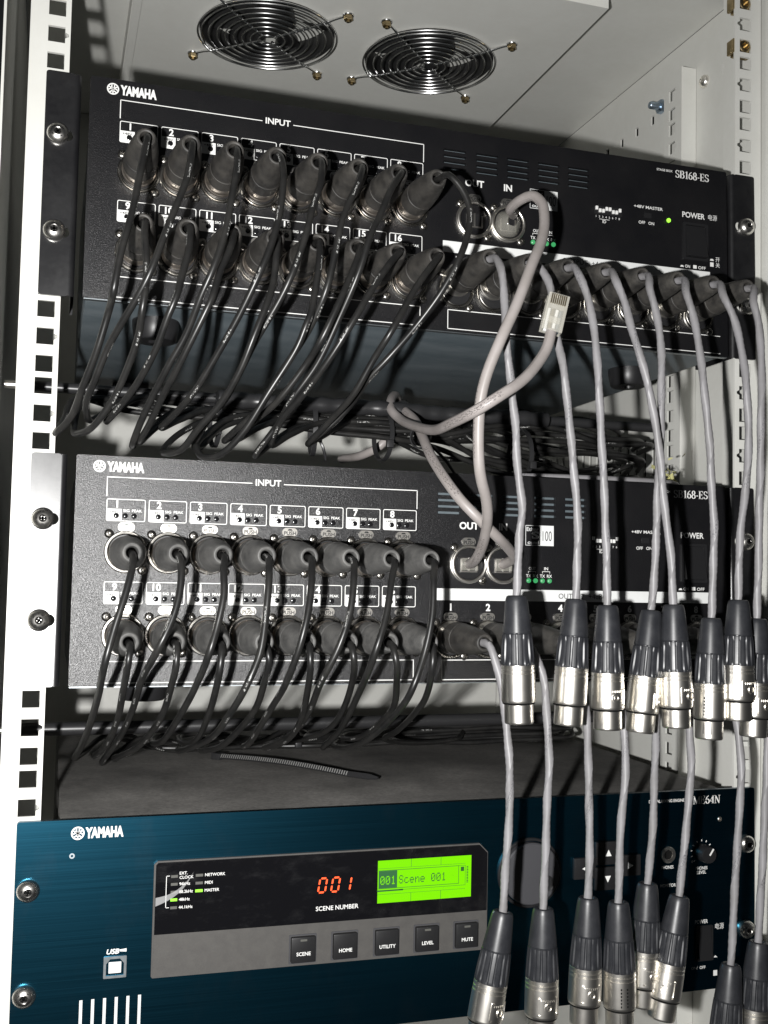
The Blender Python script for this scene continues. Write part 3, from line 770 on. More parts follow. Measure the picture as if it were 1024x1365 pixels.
    # usb port
    m = MB(); m.prism([rrect(-190.8, -178.2, 5.6, 17.6, .4, 2), [(-189.4, 7.), (-179.6, 7.), (-179.6, 13.6), (-181.8, 16.2), (-187.2, 16.2), (-189.4, 13.6)][::-1]], P-.7, P+.1); us = m.build('usb_port', 'bare_metal', u)
    m = MB(); m.box(-188., -181., P-.5, P+2., 8.2, 14.4, c=.3); m.build('tongue', 'logo_white', us)
    t = MB(); text(t, 'USB', -189.6, 18.9, 2.6, e, 7., 'l', .03, .25); t.sheet([(-182.2, 20.), (-178.4, 19.6), (-178.4, 21.4), (-182.2, 21.)], e); t.build('usb_lettering', 'white_ink', us)
    # right-hand controls
    lt(u, 'PHONES', 172., 43.9, 2., e, 9., 'c'); lt(u, 'MONITOR', 172.4, 32., 2., e, 12., 'c')
    lt(u, 'PHONES', 198.2, 41.8, 2., e, 9., 'c'); lt(u, 'LEVEL', 198.2, 39., 2., e, 7., 'c')
    lt(u, 'DIGITAL MIXING ENGINE', 157.6, 87.6, 1.9, e, 27.); t = MB(); serif(t, 'DME64N', 186.6, 85.4, 5.4, e, 26.2); t.build('model_name', 'white_ink', u)
    lt(u, 'POWER', 198.2, 6.2, 2.4, e, 10., 'c'); lt(u, '电源', 212.3, 1.8, 3., e, 6.8, 'c', .0)
    lt(u, 'ON/  OFF', 196., -23.6, 1.8, e, 11., 'c')
    for q in ([(207.6, -29.), (210.6, -29.), (210.6, -25.4), (207.6, -25.4)], [(207.4, -17.), (210.8, -17.), (209.1, -15.6)]):
        t = MB(); t.sheet(q, e); t.build('switch_symbol', 'white_ink', u)
    lt(u, '0', 190.4, 46.6, 1.6, e); lt(u, '10', 205., 46.4, 1.6, e)
    t = MB()
    for k in range(11):
        a = math.radians(225-27*k); line(t, [(198.2+7.4*math.cos(a), 53.4+7.4*math.sin(a)), (198.2+8.2*math.cos(a), 53.4+8.2*math.sin(a))], .6, e)
    t.build('level_scale', 'white_ink', u)
    X = lambda x, z, y=P: Matrix.Translation((x, y, z))
    m = MB(); m.lathe([(22., 0), (22., 1.6), (21.4, 2.2), (20.4, 2.2), (20., 1.2)], 56, X(71., 48.), caps=False); jd = m.build('jog_dial', 'plastic_black', u)
    m = MB(); m.lathe([(19.4, .3), (19.4, 4.2), (18.6, 5.), (.01, 5.4)], 56, X(71., 48.), caps=False); m.build('dial_face', 'dial_grey', jd)
    m = MB(); m.lathe([(5.2, 5.35), (4.8, 5.1), (2.5, 4.9), (.01, 4.85)], 24, X(80.6, 41.8, P-.5), caps=False); m.build('finger_dimple', 'plastic_black', jd)
    for nm, x, z, tri in (('up', 126.2, 57.4, [(-2.2, -1.8), (2.2, -1.8), (0, 2.4)]), ('left', 109.4, 48.6, [(2., -2.2), (2., 2.2), (-2.2, 0)]), ('down', 125.8, 41.2, [(-2.2, 1.8), (0, -2.4), (2.2, 1.8)]), ('right', 142.4, 48.6, [(-2., -2.2), (2.2, 0), (-2., 2.2)])):
        w2, h2 = (9., 7.4) if nm in ('up', 'down') else (7.8, 6.8)
        m = MB(); m.box(x-w2, x+w2, P-3., P-.1, z-h2, z+h2, c=.7); b = m.build('arrow_button', 'plastic_black', u)
        m = MB(); m.sheet([(x+a, z+c) for a, c in tri], P-3.1); m.build('arrow_mark', 'white_ink', b)
    m = MB(); m.lathe([(5.4, 0), (5.4, 1.4), (4.8, 2.), (3.6, 2.), (3.3, .6), (.01, .2)], 36, X(172., 53.3), caps=False); j = m.build('headphone_jack', 'nickel', u)
    m = MB(); m.lathe([(3.2, .7), (.01, .7)], 24, X(172., 53.3), caps=False); m.build('jack_hole', 'void', j)
    m = MB(); m.lathe([(5.6, 0), (5.4, 8.6), (5., 9.4), (.01, 9.4)], 40, X(198.2, 53.4), rf=lambda t_, i, n: 1+.04*(i % 2), caps=False); kb = m.build('level_knob', 'plastic_black', u)
    m = MB(); m.box(-.5, .5, P-9.7, P-9.3, 0, 5., X(198.2, 53.4, 0) @ Matrix.Rotation(.6, 4, 'Y')); m.build('pointer', 'white_ink', kb)
    m = MB(); m.prism([rrect(193.4, 206.6, -18.2, 5., .8, 3), rrect(194.6, 205.4, -17., 3.8, .5, 2)[::-1]], P-1.4, P-.02); so = m.build('power_switch', 'plastic_black', u)
    m = MB(); m.add([(194.8, P-.6, 3.6), (205.2, P-.6, 3.6), (205.2, P-1.6, -6.), (194.8, P-1.6, -6.), (194.8, P-4., -16.8), (205.2, P-4., -16.8), (194.8, P, -16.8), (205.2, P, -16.8)], [(0, 3, 2, 1), (3, 4, 5, 2), (4, 6, 7, 5)]); m.build('rocker', 'plastic_black', so, angle=10)
    m = MB(); panhead(m, 1.7, .9, X(212.2, 74.6)); m.build('screw', 'dark_nickel', u)
mixing_engine()
DATA={
'INPUT_TOP':[[(-186.5,-52,263.1),(-186,-60,262.1),(-190.2,-70,236.3),(-193.7,-73.5,215.8),(-198.2,-77,192.5),(-201.7,-76.1,171.6),(-203.2,-65.1,166.2),(-208.2,-54.4,144.9),(-214.5,-42.1,126.3),(-219.6,-28.5,113.6),(-226.7,-14,104.9),(-223.2,20.5,117.3),(-215.5,46,134.2),(-185.5,56.6,130.2),(-140.5,55.6,128.7),(-95.5,58.2,127.6),(-50.5,57.7,124.2),(-5.5,57.1,122.3),(26.6,64.9,119.1),(78.7,66.3,103.3),(117.7,67.1,102.8),(169.3,73,99),(206.3,73.3,99),(228,116.3,96.4)],[(-162.5,-52,263.1),(-162,-60,262.1),(-165.2,-70,239.6),(-170.6,-73.1,222.4),(-177.3,-76.2,203),(-183.5,-77,184.6),(-188.6,-72.1,173.1),(-197,-60.6,158.6),(-201.9,-50.4,148.6),(-207.9,-39.2,130.9),(-212.3,-27,121.3),(-210.9,-14,114.8),(-203.5,20.5,119.9),(-189.8,46,133.6),(-159.8,65.5,138.4),(-114.8,67.8,134.1),(-69.8,66.1,131.6),(-24.8,66.9,128.2),(20.2,67.8,123.9),(29.2,73.1,126.6),(78.8,82.2,129),(121.5,95.6,141.1),(164.7,106.8,147.9),(201.3,118.1,137.5),(228,164.2,138.9)],[(-138.4,-52,263.1),(-137.9,-60,262.1),(-138.9,-70,248.1),(-141.2,-73.1,231),(-145.3,-76.2,209.1),(-151.6,-77,189.2),(-156,-72.1,175.9),(-162.5,-60.6,156.8),(-170.3,-50.4,140.1),(-177,-39.2,125.7),(-182.8,-27,111.1),(-185.6,-14,100.5),(-178.4,12,109.5),(-167,29,120.5),(-149.3,46,132),(-119.3,58.1,131.6),(-74.3,58,130.4),(-29.3,59.7,128.5),(15.7,57.2,128),(26.8,63.6,126.8),(74.5,67.3,137),(124.8,85.4,141),(170.5,81.3,135.7),(210.6,97.5,137.3),(228,139.2,135.9)],[(-114.4,-52,263.1),(-113.9,-60,262.1),(-113.3,-70,249),(-115.9,-73.5,223.3),(-121.9,-77,202.2),(-126.9,-76.1,188.8),(-135,-65.1,166.9),(-144.8,-54.4,147.6),(-153.5,-42.1,130.7),(-162.4,-28.5,119.6),(-168.7,-14,111.6),(-155.2,20.5,121.1),(-135.1,46,132),(-105.1,70.7,136.9),(-60.1,68.8,135.2),(-15.1,68.7,132.9),(24.1,76.9,126),(78.4,93.3,129.4),(115.2,113.4,133),(161.5,114.9,128.4),(201,134.9,129.6),(228,177.8,131.7)],[(-90.4,-52,263.1),(-89.9,-60,262.1),(-92.1,-70,245.9),(-96.9,-73.1,230.6),(-101.6,-76.2,213.1),(-109.5,-77,189.1),(-115.1,-72.1,175.4),(-124.4,-60.6,156.4),(-131.9,-50.4,138.4),(-137.1,-39.2,125.9),(-142.3,-27,118.7),(-149.1,-14,104.7),(-141.9,20.5,105.2),(-123.7,46,122.5),(-93.7,55.4,132.2),(-48.7,55,131.6),(-3.7,57,131.9),(26.9,65.7,125.3),(74.1,74.4,135.1),(124,88,122.7),(162.1,95.6,124.8),(201.8,113.8,123.9),(228,154.3,126.1)],[(-66.3,-52,263.1),(-65.8,-60,262.1),(-70.5,-70,248.8),(-76.2,-72.8,235.5),(-80.5,-75.6,223.1),(-85.3,-77,201.2),(-89.2,-74.9,184.3),(-94.9,-65.1,166.8),(-99.9,-56.7,155.9),(-107.8,-47.2,140.8),(-117.7,-36.8,121.5),(-126.9,-25.7,112),(-132.1,-14,106.1),(-116.3,20.5,117.4),(-94.6,46,129.7),(-64.6,66.4,138.6),(-19.6,65.9,137.6),(32.9,70.5,124.3),(71.5,79.4,130.3),(125.1,77.3,122.7),(168.6,85.3,124.2),(205.3,89.7,122.5),(228,132.9,117.6)],[(-42.3,-52,263.1),(-41.8,-60,262.1),(-51.2,-70,247.4),(-58.4,-73.5,231.5),(-64.4,-77,217.2),(-71,-76.1,195.9),(-78.6,-65.1,170.8),(-88,-54.4,148.3),(-99.8,-42.1,126.7),(-104.6,-28.5,115.7),(-114.8,-14,98.6),(-93,20.5,114.1),(-73.4,46,125.6),(-43.4,58.4,130),(1.6,58.5,134.1),(34.8,65.4,136.9),(77,77.3,118.8),(121.6,96.2,118.6),(170.1,104.8,108),(210.1,115.1,119.3),(228,165.9,111.9)],[(-18.3,-52,263.1),(-17.8,-60,262.1),(-16.4,-69,260.6),(-9.2,-71,252.5),(-4.7,-73,240.9),(-6.1,-75,225.6),(-11.8,-76.6,209.3),(-20.2,-71.4,192),(-31.8,-61.4,173.2),(-46,-53.3,154.5),(-56.4,-44.4,141.2),(-60.1,-34.8,131.8),(-69.2,-24.7,119.7),(-81.2,-14,108.3),(-64.4,20.5,117.2),(-46.5,46,128.2),(-16.5,72.3,141.5),(26.4,84.6,132.8),(79.7,96.9,131.3),(120.3,98.9,122.4),(166.1,115.6,132.7),(206.3,122.4,126.2),(228,171.7,125.5)],[(-186.5,-52,216.8),(-186,-60,215.8),(-186.2,-67,205.9),(-185.2,-70.5,188.6),(-186.1,-74,172.5),(-186.9,-73.1,164.7),(-187.7,-65.1,153.7),(-191.7,-54.4,138.9),(-198.2,-42.1,122.5),(-208.8,-28.5,106.8),(-215.4,-14,105.2),(-217.2,12,111.7),(-215.1,29,125.3),(-205.7,46,134.9),(-175.7,62.6,135),(-130.7,65.1,130.7),(-85.7,64.2,128.8),(-40.7,64.9,126.1),(4.3,63.3,124),(25.4,71.1,129.2),(75.1,74.5,129.5),(123.3,75.7,130.4),(161.4,84.2,129.9),(204.1,95.7,121.2),(228,137.1,123)],[(-162.5,-52,216.8),(-162,-60,215.8),(-162.9,-67,201.3),(-166.8,-71,185.6),(-169.9,-74,172.9),(-173.1,-70.2,164.3),(-178.4,-59.2,146.4),(-186,-45.7,130.2),(-193.9,-30.5,119.5),(-199.5,-14,113),(-191,20.5,125.7),(-176.6,46,137.4),(-146.6,73.4,140.6),(-101.6,74,136.3),(-56.6,75.7,132.3),(-11.6,73,127),(32.6,87.2,115),(71.9,104.4,116.7),(123.2,118.9,118.3),(167.1,127.3,113.9),(210,138.4,121.7),(228,183.8,113.9)],[(-138.4,-52,216.8),(-137.9,-60,215.8),(-140.1,-67,206.3),(-146.2,-70.5,190.3),(-151.1,-74,174.7),(-153.9,-73.1,167.8),(-160.7,-65.1,149.9),(-167,-54.4,135.1),(-172.6,-42.1,124.3),(-177.9,-28.5,109.9),(-181.5,-14,102.8),(-167.7,20.5,116.7),(-147.9,46,130.7),(-117.9,63.1,134.5),(-72.9,62,132.2),(-27.9,63,131.6),(17.1,62.7,129.9),(33.7,67.8,127.3),(73.5,82.1,113),(121.4,85.7,106.5),(170.2,96.2,108.9),(202.9,107.1,100.7),(228,154.5,104.4)],[(-114.4,-52,216.8),(-113.9,-60,215.8),(-115.3,-67,205.8),(-117.6,-70.5,186.3),(-120.9,-74,176),(-127.9,-73.1,156),(-133.7,-65.1,137.8),(-141.8,-54.4,122.1),(-151.6,-42.1,108.5),(-160,-28.5,97.3),(-167.4,-14,97.1),(-156.7,20.5,111.8),(-134.9,46,126.2),(-104.9,72.1,141.3),(-59.9,72,139),(-14.9,70.1,135.5),(35.3,77.9,127.5),(70.4,80.3,115.7),(122.9,83.5,109.7),(162.6,90.9,103.1),(206.2,94.2,107),(228,134.5,101.9)],[(-90.4,-52,216.8),(-89.9,-60,215.8),(-91.1,-67,203.4),(-93.2,-70.1,187.6),(-97.3,-73.2,170.6),(-99.5,-74,164.4),(-102.6,-69.1,153),(-116.3,-60.6,127.9),(-128.4,-50.4,106.4),(-138.7,-39.2,94.8),(-146.7,-27,94.3),(-149.5,-14,102),(-139.2,12,113.2),(-125,29,124.6),(-105.4,46,131),(-75.4,61.7,134.5),(-30.4,63.7,134.7),(14.6,61.9,133.1),(28.9,69.6,132.8),(75.5,90.9,143.4),(118.4,107.1,148.5),(160.9,109.7,153.7),(210.9,133,148.9),(228,173,145)],[(-66.3,-52,216.8),(-65.8,-60,215.8),(-69.5,-67,205.7),(-74.7,-71,193),(-80.8,-74,178.2),(-89.5,-70.2,157.4),(-94.3,-59.2,146.9),(-108.4,-45.7,125.6),(-117.7,-30.5,117.2),(-124.7,-14,107.8),(-106.5,20.5,119.4),(-84.6,46,129.8),(-54.6,71.5,139.9),(-9.6,73.5,139.4),(26.9,75.6,140.5),(71,87.3,140.2),(120.6,95.1,137.9),(165.3,91.3,136.2),(199.4,99,136.5),(228,146.2,138.9)],[(-42.3,-52,216.8),(-41.8,-60,215.8),(-50.5,-67,205.2),(-62.2,-71.7,187.8),(-72,-74,169.4),(-83,-65.1,149.3),(-94.1,-50.4,131),(-102.9,-33.2,117.8),(-104.5,-14,105.4),(-85.8,20.5,115.9),(-62.9,46,127.7),(-32.9,60.6,135.1),(12.1,61.9,136),(34.5,68.8,138.2),(77.3,73.7,136.8),(120,71.7,139.3),(164.8,75.6,130.3),(209.5,82.7,133.2),(228,130.6,132.1)],[(-18.3,-52,216.8),(-17.8,-60,215.8),(-28.1,-67,202.8),(-37.4,-71.7,189),(-51.4,-74,164.9),(-57.6,-65.1,151.3),(-65.8,-50.4,131.7),(-74.1,-33.2,119.6),(-82.6,-14,107.1),(-65.4,20.5,118.5),(-48,46,128.1),(-18,68.2,137.1),(34.5,68.3,134.2),(70.8,75.3,122.6),(123.9,81.6,108.6),(164.7,92.8,102.6),(208.9,101.5,109.4),(228,140.5,104.2)]],
'INPUT_MID':[[(-186.5,-52,38.2),(-186.2,-61,36.7),(-187.1,-69,30),(-190.8,-74,16.2),(-195,-76,-0.1),(-200,-76,-19.4),(-200.7,-51.2,-35.5),(-202.9,-10.4,-58.1),(-206,36.6,-78.3),(-208.4,88,-93.3),(-200.3,136,-97.2),(-185.4,160,-90.4),(-150.4,190.2,-104.7),(-108.4,184.8,-105),(-66.4,189.3,-105.7),(-24.4,182.1,-105.6),(17.6,190.1,-106.6),(59.6,187.5,-104.8),(101.6,187,-107.4),(143.6,187.3,-106.7),(185.6,189.6,-105.5),(222,246,-100)],[(-162.5,-52,38.2),(-162.2,-61,36.7),(-161.9,-69,32.5),(-162.4,-74,18.5),(-166.5,-76,3.8),(-173.9,-76,-11.8),(-177.9,-51.2,-27.7),(-180.4,-10.4,-50),(-184,36.6,-73.1),(-191.4,88,-96.3),(-176.6,136,-97.4),(-159.5,160,-92.2),(-124.5,198.1,-104.8),(-82.5,201.3,-106.5),(-40.5,203.3,-104.8),(1.5,203.9,-104.9),(43.5,201.6,-105.4),(85.5,201,-105.9),(127.5,204.9,-106.4),(169.5,195.8,-105.4),(222,260,-100)],[(-138.4,-52,38.2),(-138.1,-61,36.7),(-139.7,-69,29.8),(-140.2,-74,18),(-142.9,-76,0.1),(-147.4,-76,-13.9),(-151.5,-51.2,-35.2),(-154.5,-10.4,-56),(-157.8,36.6,-75.2),(-158.8,88,-84.4),(-150.2,136,-88.2),(-129,160,-88.6),(-94,214,-105.9),(-52,215,-106.8),(-10,211,-107.3),(32,216.8,-104.8),(74,216,-107.1),(116,218.8,-105),(158,214.1,-107.5),(222,274,-100)],[(-114.4,-52,38.2),(-114.1,-61,36.7),(-115.1,-69,27.3),(-117.4,-74,2.1),(-120.5,-76,-13.6),(-126.8,-76,-30.8),(-131.4,-51.2,-48.9),(-134.4,-10.4,-66.3),(-140.2,36.6,-80.2),(-142.4,88,-90.5),(-130.1,136,-94),(-105.2,160,-93.6),(-70.2,196.4,-101),(-28.2,194.2,-102.8),(13.8,195.3,-102.8),(55.8,192.8,-102.5),(97.8,191.6,-100.2),(139.8,195.5,-100.5),(181.8,191,-101.7),(222,253,-100)],[(-90.4,-52,38.2),(-90.1,-61,36.7),(-91.6,-69,27.7),(-94.1,-74.8,10.6),(-98.4,-76,-8.1),(-103.5,-67.8,-27.8),(-103.1,-24.8,-49.1),(-104.3,28.4,-75.3),(-98.3,88,-88.8),(-75.6,136,-92.3),(-49.9,160,-88.9),(-14.9,208,-102.8),(27.1,206.1,-100),(69.1,209.5,-100.3),(111.1,205,-100.8),(153.1,209.9,-100.8),(195.1,206.4,-102.4),(222,267,-100)],[(-66.3,-52,38.2),(-66,-61,36.7),(-67.8,-69,28.2),(-71.1,-74.8,8.8),(-77.7,-76,-10.3),(-83.9,-67.8,-29),(-80.7,-24.8,-50.8),(-79.2,28.4,-72.5),(-84.4,88,-89.7),(-62.3,136,-94.9),(-31.1,160,-96.1),(3.9,181.2,-95.6),(45.9,190.3,-97.5),(87.9,188.6,-97.1),(129.9,187.3,-95.8),(171.9,184.2,-96.4),(222,246,-100)],[(-42.3,-52,38.2),(-42,-61,36.7),(-46,-69,26.3),(-51.1,-76,7),(-57.3,-76,-14.6),(-56.6,-43.7,-39.8),(-50.1,17.2,-67.9),(-43.4,88,-91.2),(-19.9,136,-93.8),(10.4,160,-94.9),(45.4,197.6,-96.8),(87.4,195.3,-97.5),(129.4,197.9,-95.6),(171.4,196.3,-96),(222,260,-100)],[(-18.3,-52,38.2),(-18,-61,36.7),(-21.2,-69,30.1),(-23.3,-74,8.1),(-27.8,-76,-13.5),(-35.3,-76,-34.2),(-37.3,-51.2,-50.4),(-41.4,-10.4,-71),(-40.5,36.6,-83),(-35.9,88,-89.6),(-14.1,136,-92.9),(16.5,160,-96.2),(51.5,181.9,-90.7),(93.5,182.7,-93.4),(135.5,183.1,-90.9),(177.5,187.7,-91),(222,246,-100)],[(-186.5,-52,-9.3),(-186.2,-61,-10.8),(-187.1,-64,-18.6),(-187.3,-40.9,-35.9),(-188.1,-5.2,-56),(-191.6,37.7,-76.7),(-195.9,86,-91.9),(-188.9,136,-95.5),(-172.8,160,-90.2),(-137.8,193,-107.2),(-95.8,191.4,-106.1),(-53.8,197.9,-107),(-11.8,190.4,-105),(30.2,189.1,-104.6),(72.2,191,-105.8),(114.2,194.6,-104.8),(156.2,188.8,-105),(198.2,189.8,-105.3),(222,253,-100)],[(-162.5,-52,-9.3),(-162.2,-61,-10.8),(-162.4,-64,-19.5),(-162.9,-46.9,-33.5),(-164.2,-20.5,-50.2),(-167.1,11.3,-65.3),(-173,47,-81),(-183.6,86,-93.8),(-174.1,136,-98.5),(-154.2,160,-93.9),(-119.2,202.3,-105.2),(-77.2,203.8,-106.9),(-35.2,202.3,-106.5),(6.8,205.3,-104.6),(48.8,208.1,-106.4),(90.8,211.9,-107),(132.8,204.1,-104.6),(174.8,211.5,-105.4),(222,267,-100)],[(-138.4,-52,-9.3),(-138.1,-61,-10.8),(-139.4,-64,-22.8),(-139.5,-46.9,-38.9),(-138.4,-20.5,-53.9),(-139.3,11.3,-69.5),(-140.1,47,-79.6),(-141.9,86,-83.8),(-132.9,136,-87.6),(-108.1,160,-89.7),(-73.1,190.8,-102.7),(-31.1,190,-100.8),(10.9,187.7,-100.4),(52.9,182,-102.3),(94.9,182.4,-101.5),(136.9,186.5,-101.3),(178.9,184.6,-100.7),(222,246,-100)],[(-114.4,-52,-9.3),(-114.1,-61,-10.8),(-112.9,-64,-17.4),(-112.4,-46.9,-34.2),(-111.5,-20.5,-49.5),(-115.2,11.3,-66.5),(-121,47,-81.4),(-127.3,86,-90.6),(-111.5,136,-94.6),(-88.5,160,-95.2),(-53.5,203.4,-100.6),(-11.5,195.4,-102.4),(30.5,197.2,-102.2),(72.5,200.7,-102.3),(114.5,201.2,-101.9),(156.5,198.6,-100.8),(198.5,204.4,-102.3),(222,260,-100)],[(-90.4,-52,-9.3),(-90.1,-61,-10.8),(-89.9,-64,-19.8),(-86.1,-40.9,-40.6),(-81.4,-5.2,-60.3),(-79.5,37.7,-77.5),(-82.7,86,-90.4),(-65.1,136,-94.8),(-39.9,160,-95.9),(-4.9,212.5,-100),(37.1,211.1,-102.8),(79.1,210.9,-100.4),(121.1,216.3,-100.1),(163.1,214,-102.8),(222,274,-100)],[(-66.3,-52,-9.3),(-66,-61,-10.8),(-65.3,-64,-17.6),(-59.3,-40.9,-33.3),(-56.4,-5.2,-55),(-53.7,37.7,-71.9),(-55.2,86,-83.1),(-34.3,136,-88),(-7.6,160,-93.3),(27.4,191.1,-96.1),(69.4,191.9,-97.9),(111.4,191.8,-96.9),(153.4,191.6,-97),(195.4,189.4,-98.2),(222,253,-100)],[(-42.3,-52,-9.3),(-42,-61,-10.8),(-40.4,-64,-20.1),(-34.1,-46.9,-33),(-27.9,-20.5,-48.8),(-27.3,11.3,-65),(-29.7,47,-78.5),(-30.1,86,-84.5),(-9.6,136,-88.6),(19.5,160,-94),(54.5,209.8,-96.1),(96.5,206.2,-98),(138.5,205,-96.6),(180.5,210.9,-96.9),(222,267,-100)],[(-18.3,-52,-9.3),(-18,-61,-10.8),(-19.1,-64,-22.5),(-14.8,-40.9,-40.8),(-8.2,-5.2,-55.9),(-5.6,37.7,-73.1),(0.5,86,-86.1),(45,136,-97.8),(84.9,160,-99.8),(119.9,218.7,-96.7),(161.9,210.8,-96.5),(222,274,-100)]],
'OUT_TOP':[([(13.7,-57,217.2),(14.7,-66,216.2),(10.9,-73.6,214.4),(13.7,-77.2,205.9),(14.2,-80.8,193.5),(13.5,-84.4,178.3),(12.6,-88,163.3),(15.5,-88,144.8),(17,-88,130.8),(19.5,-88,112.3),(20.8,-88,92.4),(24,-88,67.2),(22.8,-88,53.7),(21.5,-88,18.5)],(21.2,-88,19.3),(23.4,-89,-49.4)),([(39.1,-57,217.2),(40.1,-66,216.2),(38.4,-74,211.5),(43.6,-78,201.2),(44.9,-82,185.7),(45.9,-86,164.8),(47.7,-90,149),(50.1,-90,132.8),(52.2,-90,114),(54.6,-90,93.9),(57.3,-90,68.4),(57.8,-90,42.8),(57.1,-90,17.3)],(57.1,-90,17.7),(52.3,-91,-53.9)),([(64.6,-57,217.2),(65.6,-66,216.2),(61.1,-73.4,213.1),(64.5,-76.8,206.5),(68,-80.2,194.1),(69.8,-83.6,178.8),(70.6,-87,156.2),(72.9,-87,128.3),(74,-87,106.5),(76.2,-87,80.7),(76.9,-87,60.6),(78.1,-87,39),(78.8,-87,13.6)],(78.8,-87,14.5),(79,-88,-57.1)),([(90,-57,217.2),(91,-66,216.2),(83.8,-74.6,211.1),(86.8,-79.2,206.2),(90.6,-83.8,192.1),(92.2,-88.4,176.7),(95.9,-93,157.5),(102.2,-93,137),(106.1,-93,118.6),(108.7,-93,102.5),(111,-93,81.7),(113.1,-93,65.9),(116.3,-93,44.2),(118.4,-93,14.7)],(118.4,-93,15.5),(120.2,-94,-56.8)),([(115.5,-57,217.2),(116.5,-66,216.2),(109.6,-73.2,212.3),(111.3,-76.4,204.8),(113.9,-79.6,190.7),(115.3,-82.8,170),(114,-86,142.3),(113.6,-86,119.9),(113.1,-86,97.7),(111.6,-86,82.2),(110.9,-86,48.5),(108.1,-86,10.8)],(108.1,-86,11.7),(100.4,-87,-58.6)),([(140.9,-57,217.2),(141.9,-66,216.2),(132.1,-73.8,210.8),(135.8,-77.6,204.6),(138.5,-81.4,190.3),(140.1,-85.2,169.3),(141.2,-89,143.8),(143.9,-89,121.4),(145.5,-89,104.8),(146.7,-89,83.5),(148.3,-89,60.6),(146.7,-89,6.8)],(146.7,-89,7.7),(144.5,-90,-62.8)),([(166.4,-57,217.2),(167.4,-66,216.2),(157.8,-74.4,209.5),(161.2,-78.8,205),(166.2,-83.2,190.1),(168.4,-87.6,168.9),(168.4,-92,147.5),(170.1,-92,122.6),(169.4,-92,99.9),(168,-92,83.2),(164.4,-92,58.8),(163.2,-92,17.7)],(163.2,-92,18.6),(161.8,-93,-51)),([(191.8,-57,217.2),(192.8,-66,216.2),(181.3,-72.8,209.4),(185.3,-75.6,204.3),(187.4,-78.4,189.7),(187.2,-81.2,165.6),(185.1,-84,136.1),(184.6,-84,107.4),(184.1,-84,85.5),(183.5,-84,59.6),(182.2,-84,6.4)],(182.2,-84,7.3),(178.6,-85,-61.3))],
'OUT_MID':[([(13.7,-57,-8.8),(14.7,-66,-9.8),(18,-69,-15.9),(20.3,-72.3,-34.7),(22.1,-74,-51.5),(23.5,-77,-78.3),(23.8,-77,-99.1),(22,-77,-132.2),(20.8,-77,-157.7)],(20.8,-77,-156.8),(8.8,-78,-219.3)),([(39.1,-57,-8.8),(40.1,-66,-9.8),(41.5,-69,-13),(46,-72.3,-28.6),(47.9,-74,-52),(48.9,-75,-77.4),(48,-75,-100.7),(47.2,-75,-130.1),(46.4,-75,-158.1)],(46.4,-75,-157.3),(45.3,-76,-227.2)),([(64.6,-57,-8.8),(65.6,-66,-9.8),(69.5,-69,-18.3),(72.3,-72.3,-35.4),(73,-74,-48.2),(75.1,-73,-80.8),(76.3,-73,-119.5),(75.9,-73,-154.9)],(75.9,-73,-154.1),(73,-74,-223.5)),([(90,-57,-8.8),(91,-66,-9.8),(91.7,-69,-18.4),(94.9,-72.3,-31.3),(96.1,-74,-44.3),(97.1,-77,-78.7),(94,-77,-119.5),(93.2,-77,-157.5)],(93.2,-77,-156.6),(94,-78,-228.3)),([(115.5,-57,-8.8),(116.5,-66,-9.8),(115.9,-69,-18.5),(119.1,-72.3,-36),(119,-74,-49.1),(120.9,-70,-83),(120.6,-68,-123.1),(119.5,-66,-151.7)],(119,-66,-150.8),(115.2,-67,-220.3)),([(140.9,-57,-8.8),(141.9,-66,-9.8),(139.2,-69,-20.9),(142.3,-72.3,-40.8),(142.1,-74,-63),(143.9,-73,-83.2),(140.5,-73,-118.5),(136.3,-73,-158.3)],(136.3,-73,-157.4),(123.5,-74,-226.6)),([(166.4,-57,-8.8),(167.4,-66,-9.8),(169.3,-69,-18.8),(173.4,-72.3,-36.8),(175,-74,-54.8),(176.1,-77,-83.6),(173,-77,-134.8),(169.5,-77,-199.5)],(169.2,-77,-198.6),(162.2,-78,-264.9)),([(191.8,-57,-8.8),(192.8,-66,-9.8),(193.7,-69,-18.9),(196.7,-72.3,-37.1),(197.1,-74,-59.8),(195.8,-75,-86.9),(193.1,-75,-136.5),(189.9,-75,-188.6)],(189.9,-75,-187.8),(184.5,-76,-256.2))],
'NET_A':[(48.9,-14,262.8),(39.3,-32,259.8),(39.1,-48,260),(41.9,-58,259.4),(44.1,-66,252.8),(42.3,-74,241.4),(36.3,-84,225.2),(23.6,-96,203),(13.1,-102,180.8),(2.7,-104,159.2),(-4.1,-102,140.8),(-6.8,-100,127.4),(-6.8,-97,109.6),(-4.4,-93,90.7),(-1.7,-90,82.8),(4.5,-82,73.8),(9.8,-72,64.5),(15.7,-54,51.8),(19.5,-36,42.5),(23,-18,37.9),(25.6,-4,37)],
'NET_B':[(35.8,-98,167.9),(32.4,-100,157.9),(24.5,-104,147.2),(13,-110,136.2),(-1.1,-114,126.6),(-11.9,-108,118.9),(-16.2,-80,114.9),(-13.2,-45,115.6),(-10.7,0,123.6),(-9.7,32,132.2),(-11.6,46,140),(-7.2,62,149.3),(5.5,90,157.6),(11.4,104,150.7),(6.3,98,134.7),(-3.7,96,121.9),(-11.9,110,116.4),(-18.2,150,116.5)],
'NET_C':[(48.8,-4,37),(45.5,-30,41.4),(34.2,-46,47.1),(21.4,-58,53.6),(8.4,-62,63.1),(-1,-58,73.5),(-6,-50,83.5),(-8.6,-28,100.7),(-5.4,0,117.7),(-1,28,131.7),(-0.7,50,140.8),(5.8,80,149.7),(20.1,104,151.3),(30.6,108,135.7),(62.9,130,131.6)],
'RJ45':((35.3,-98,167.9),(41.1,-97,190.5)),
}

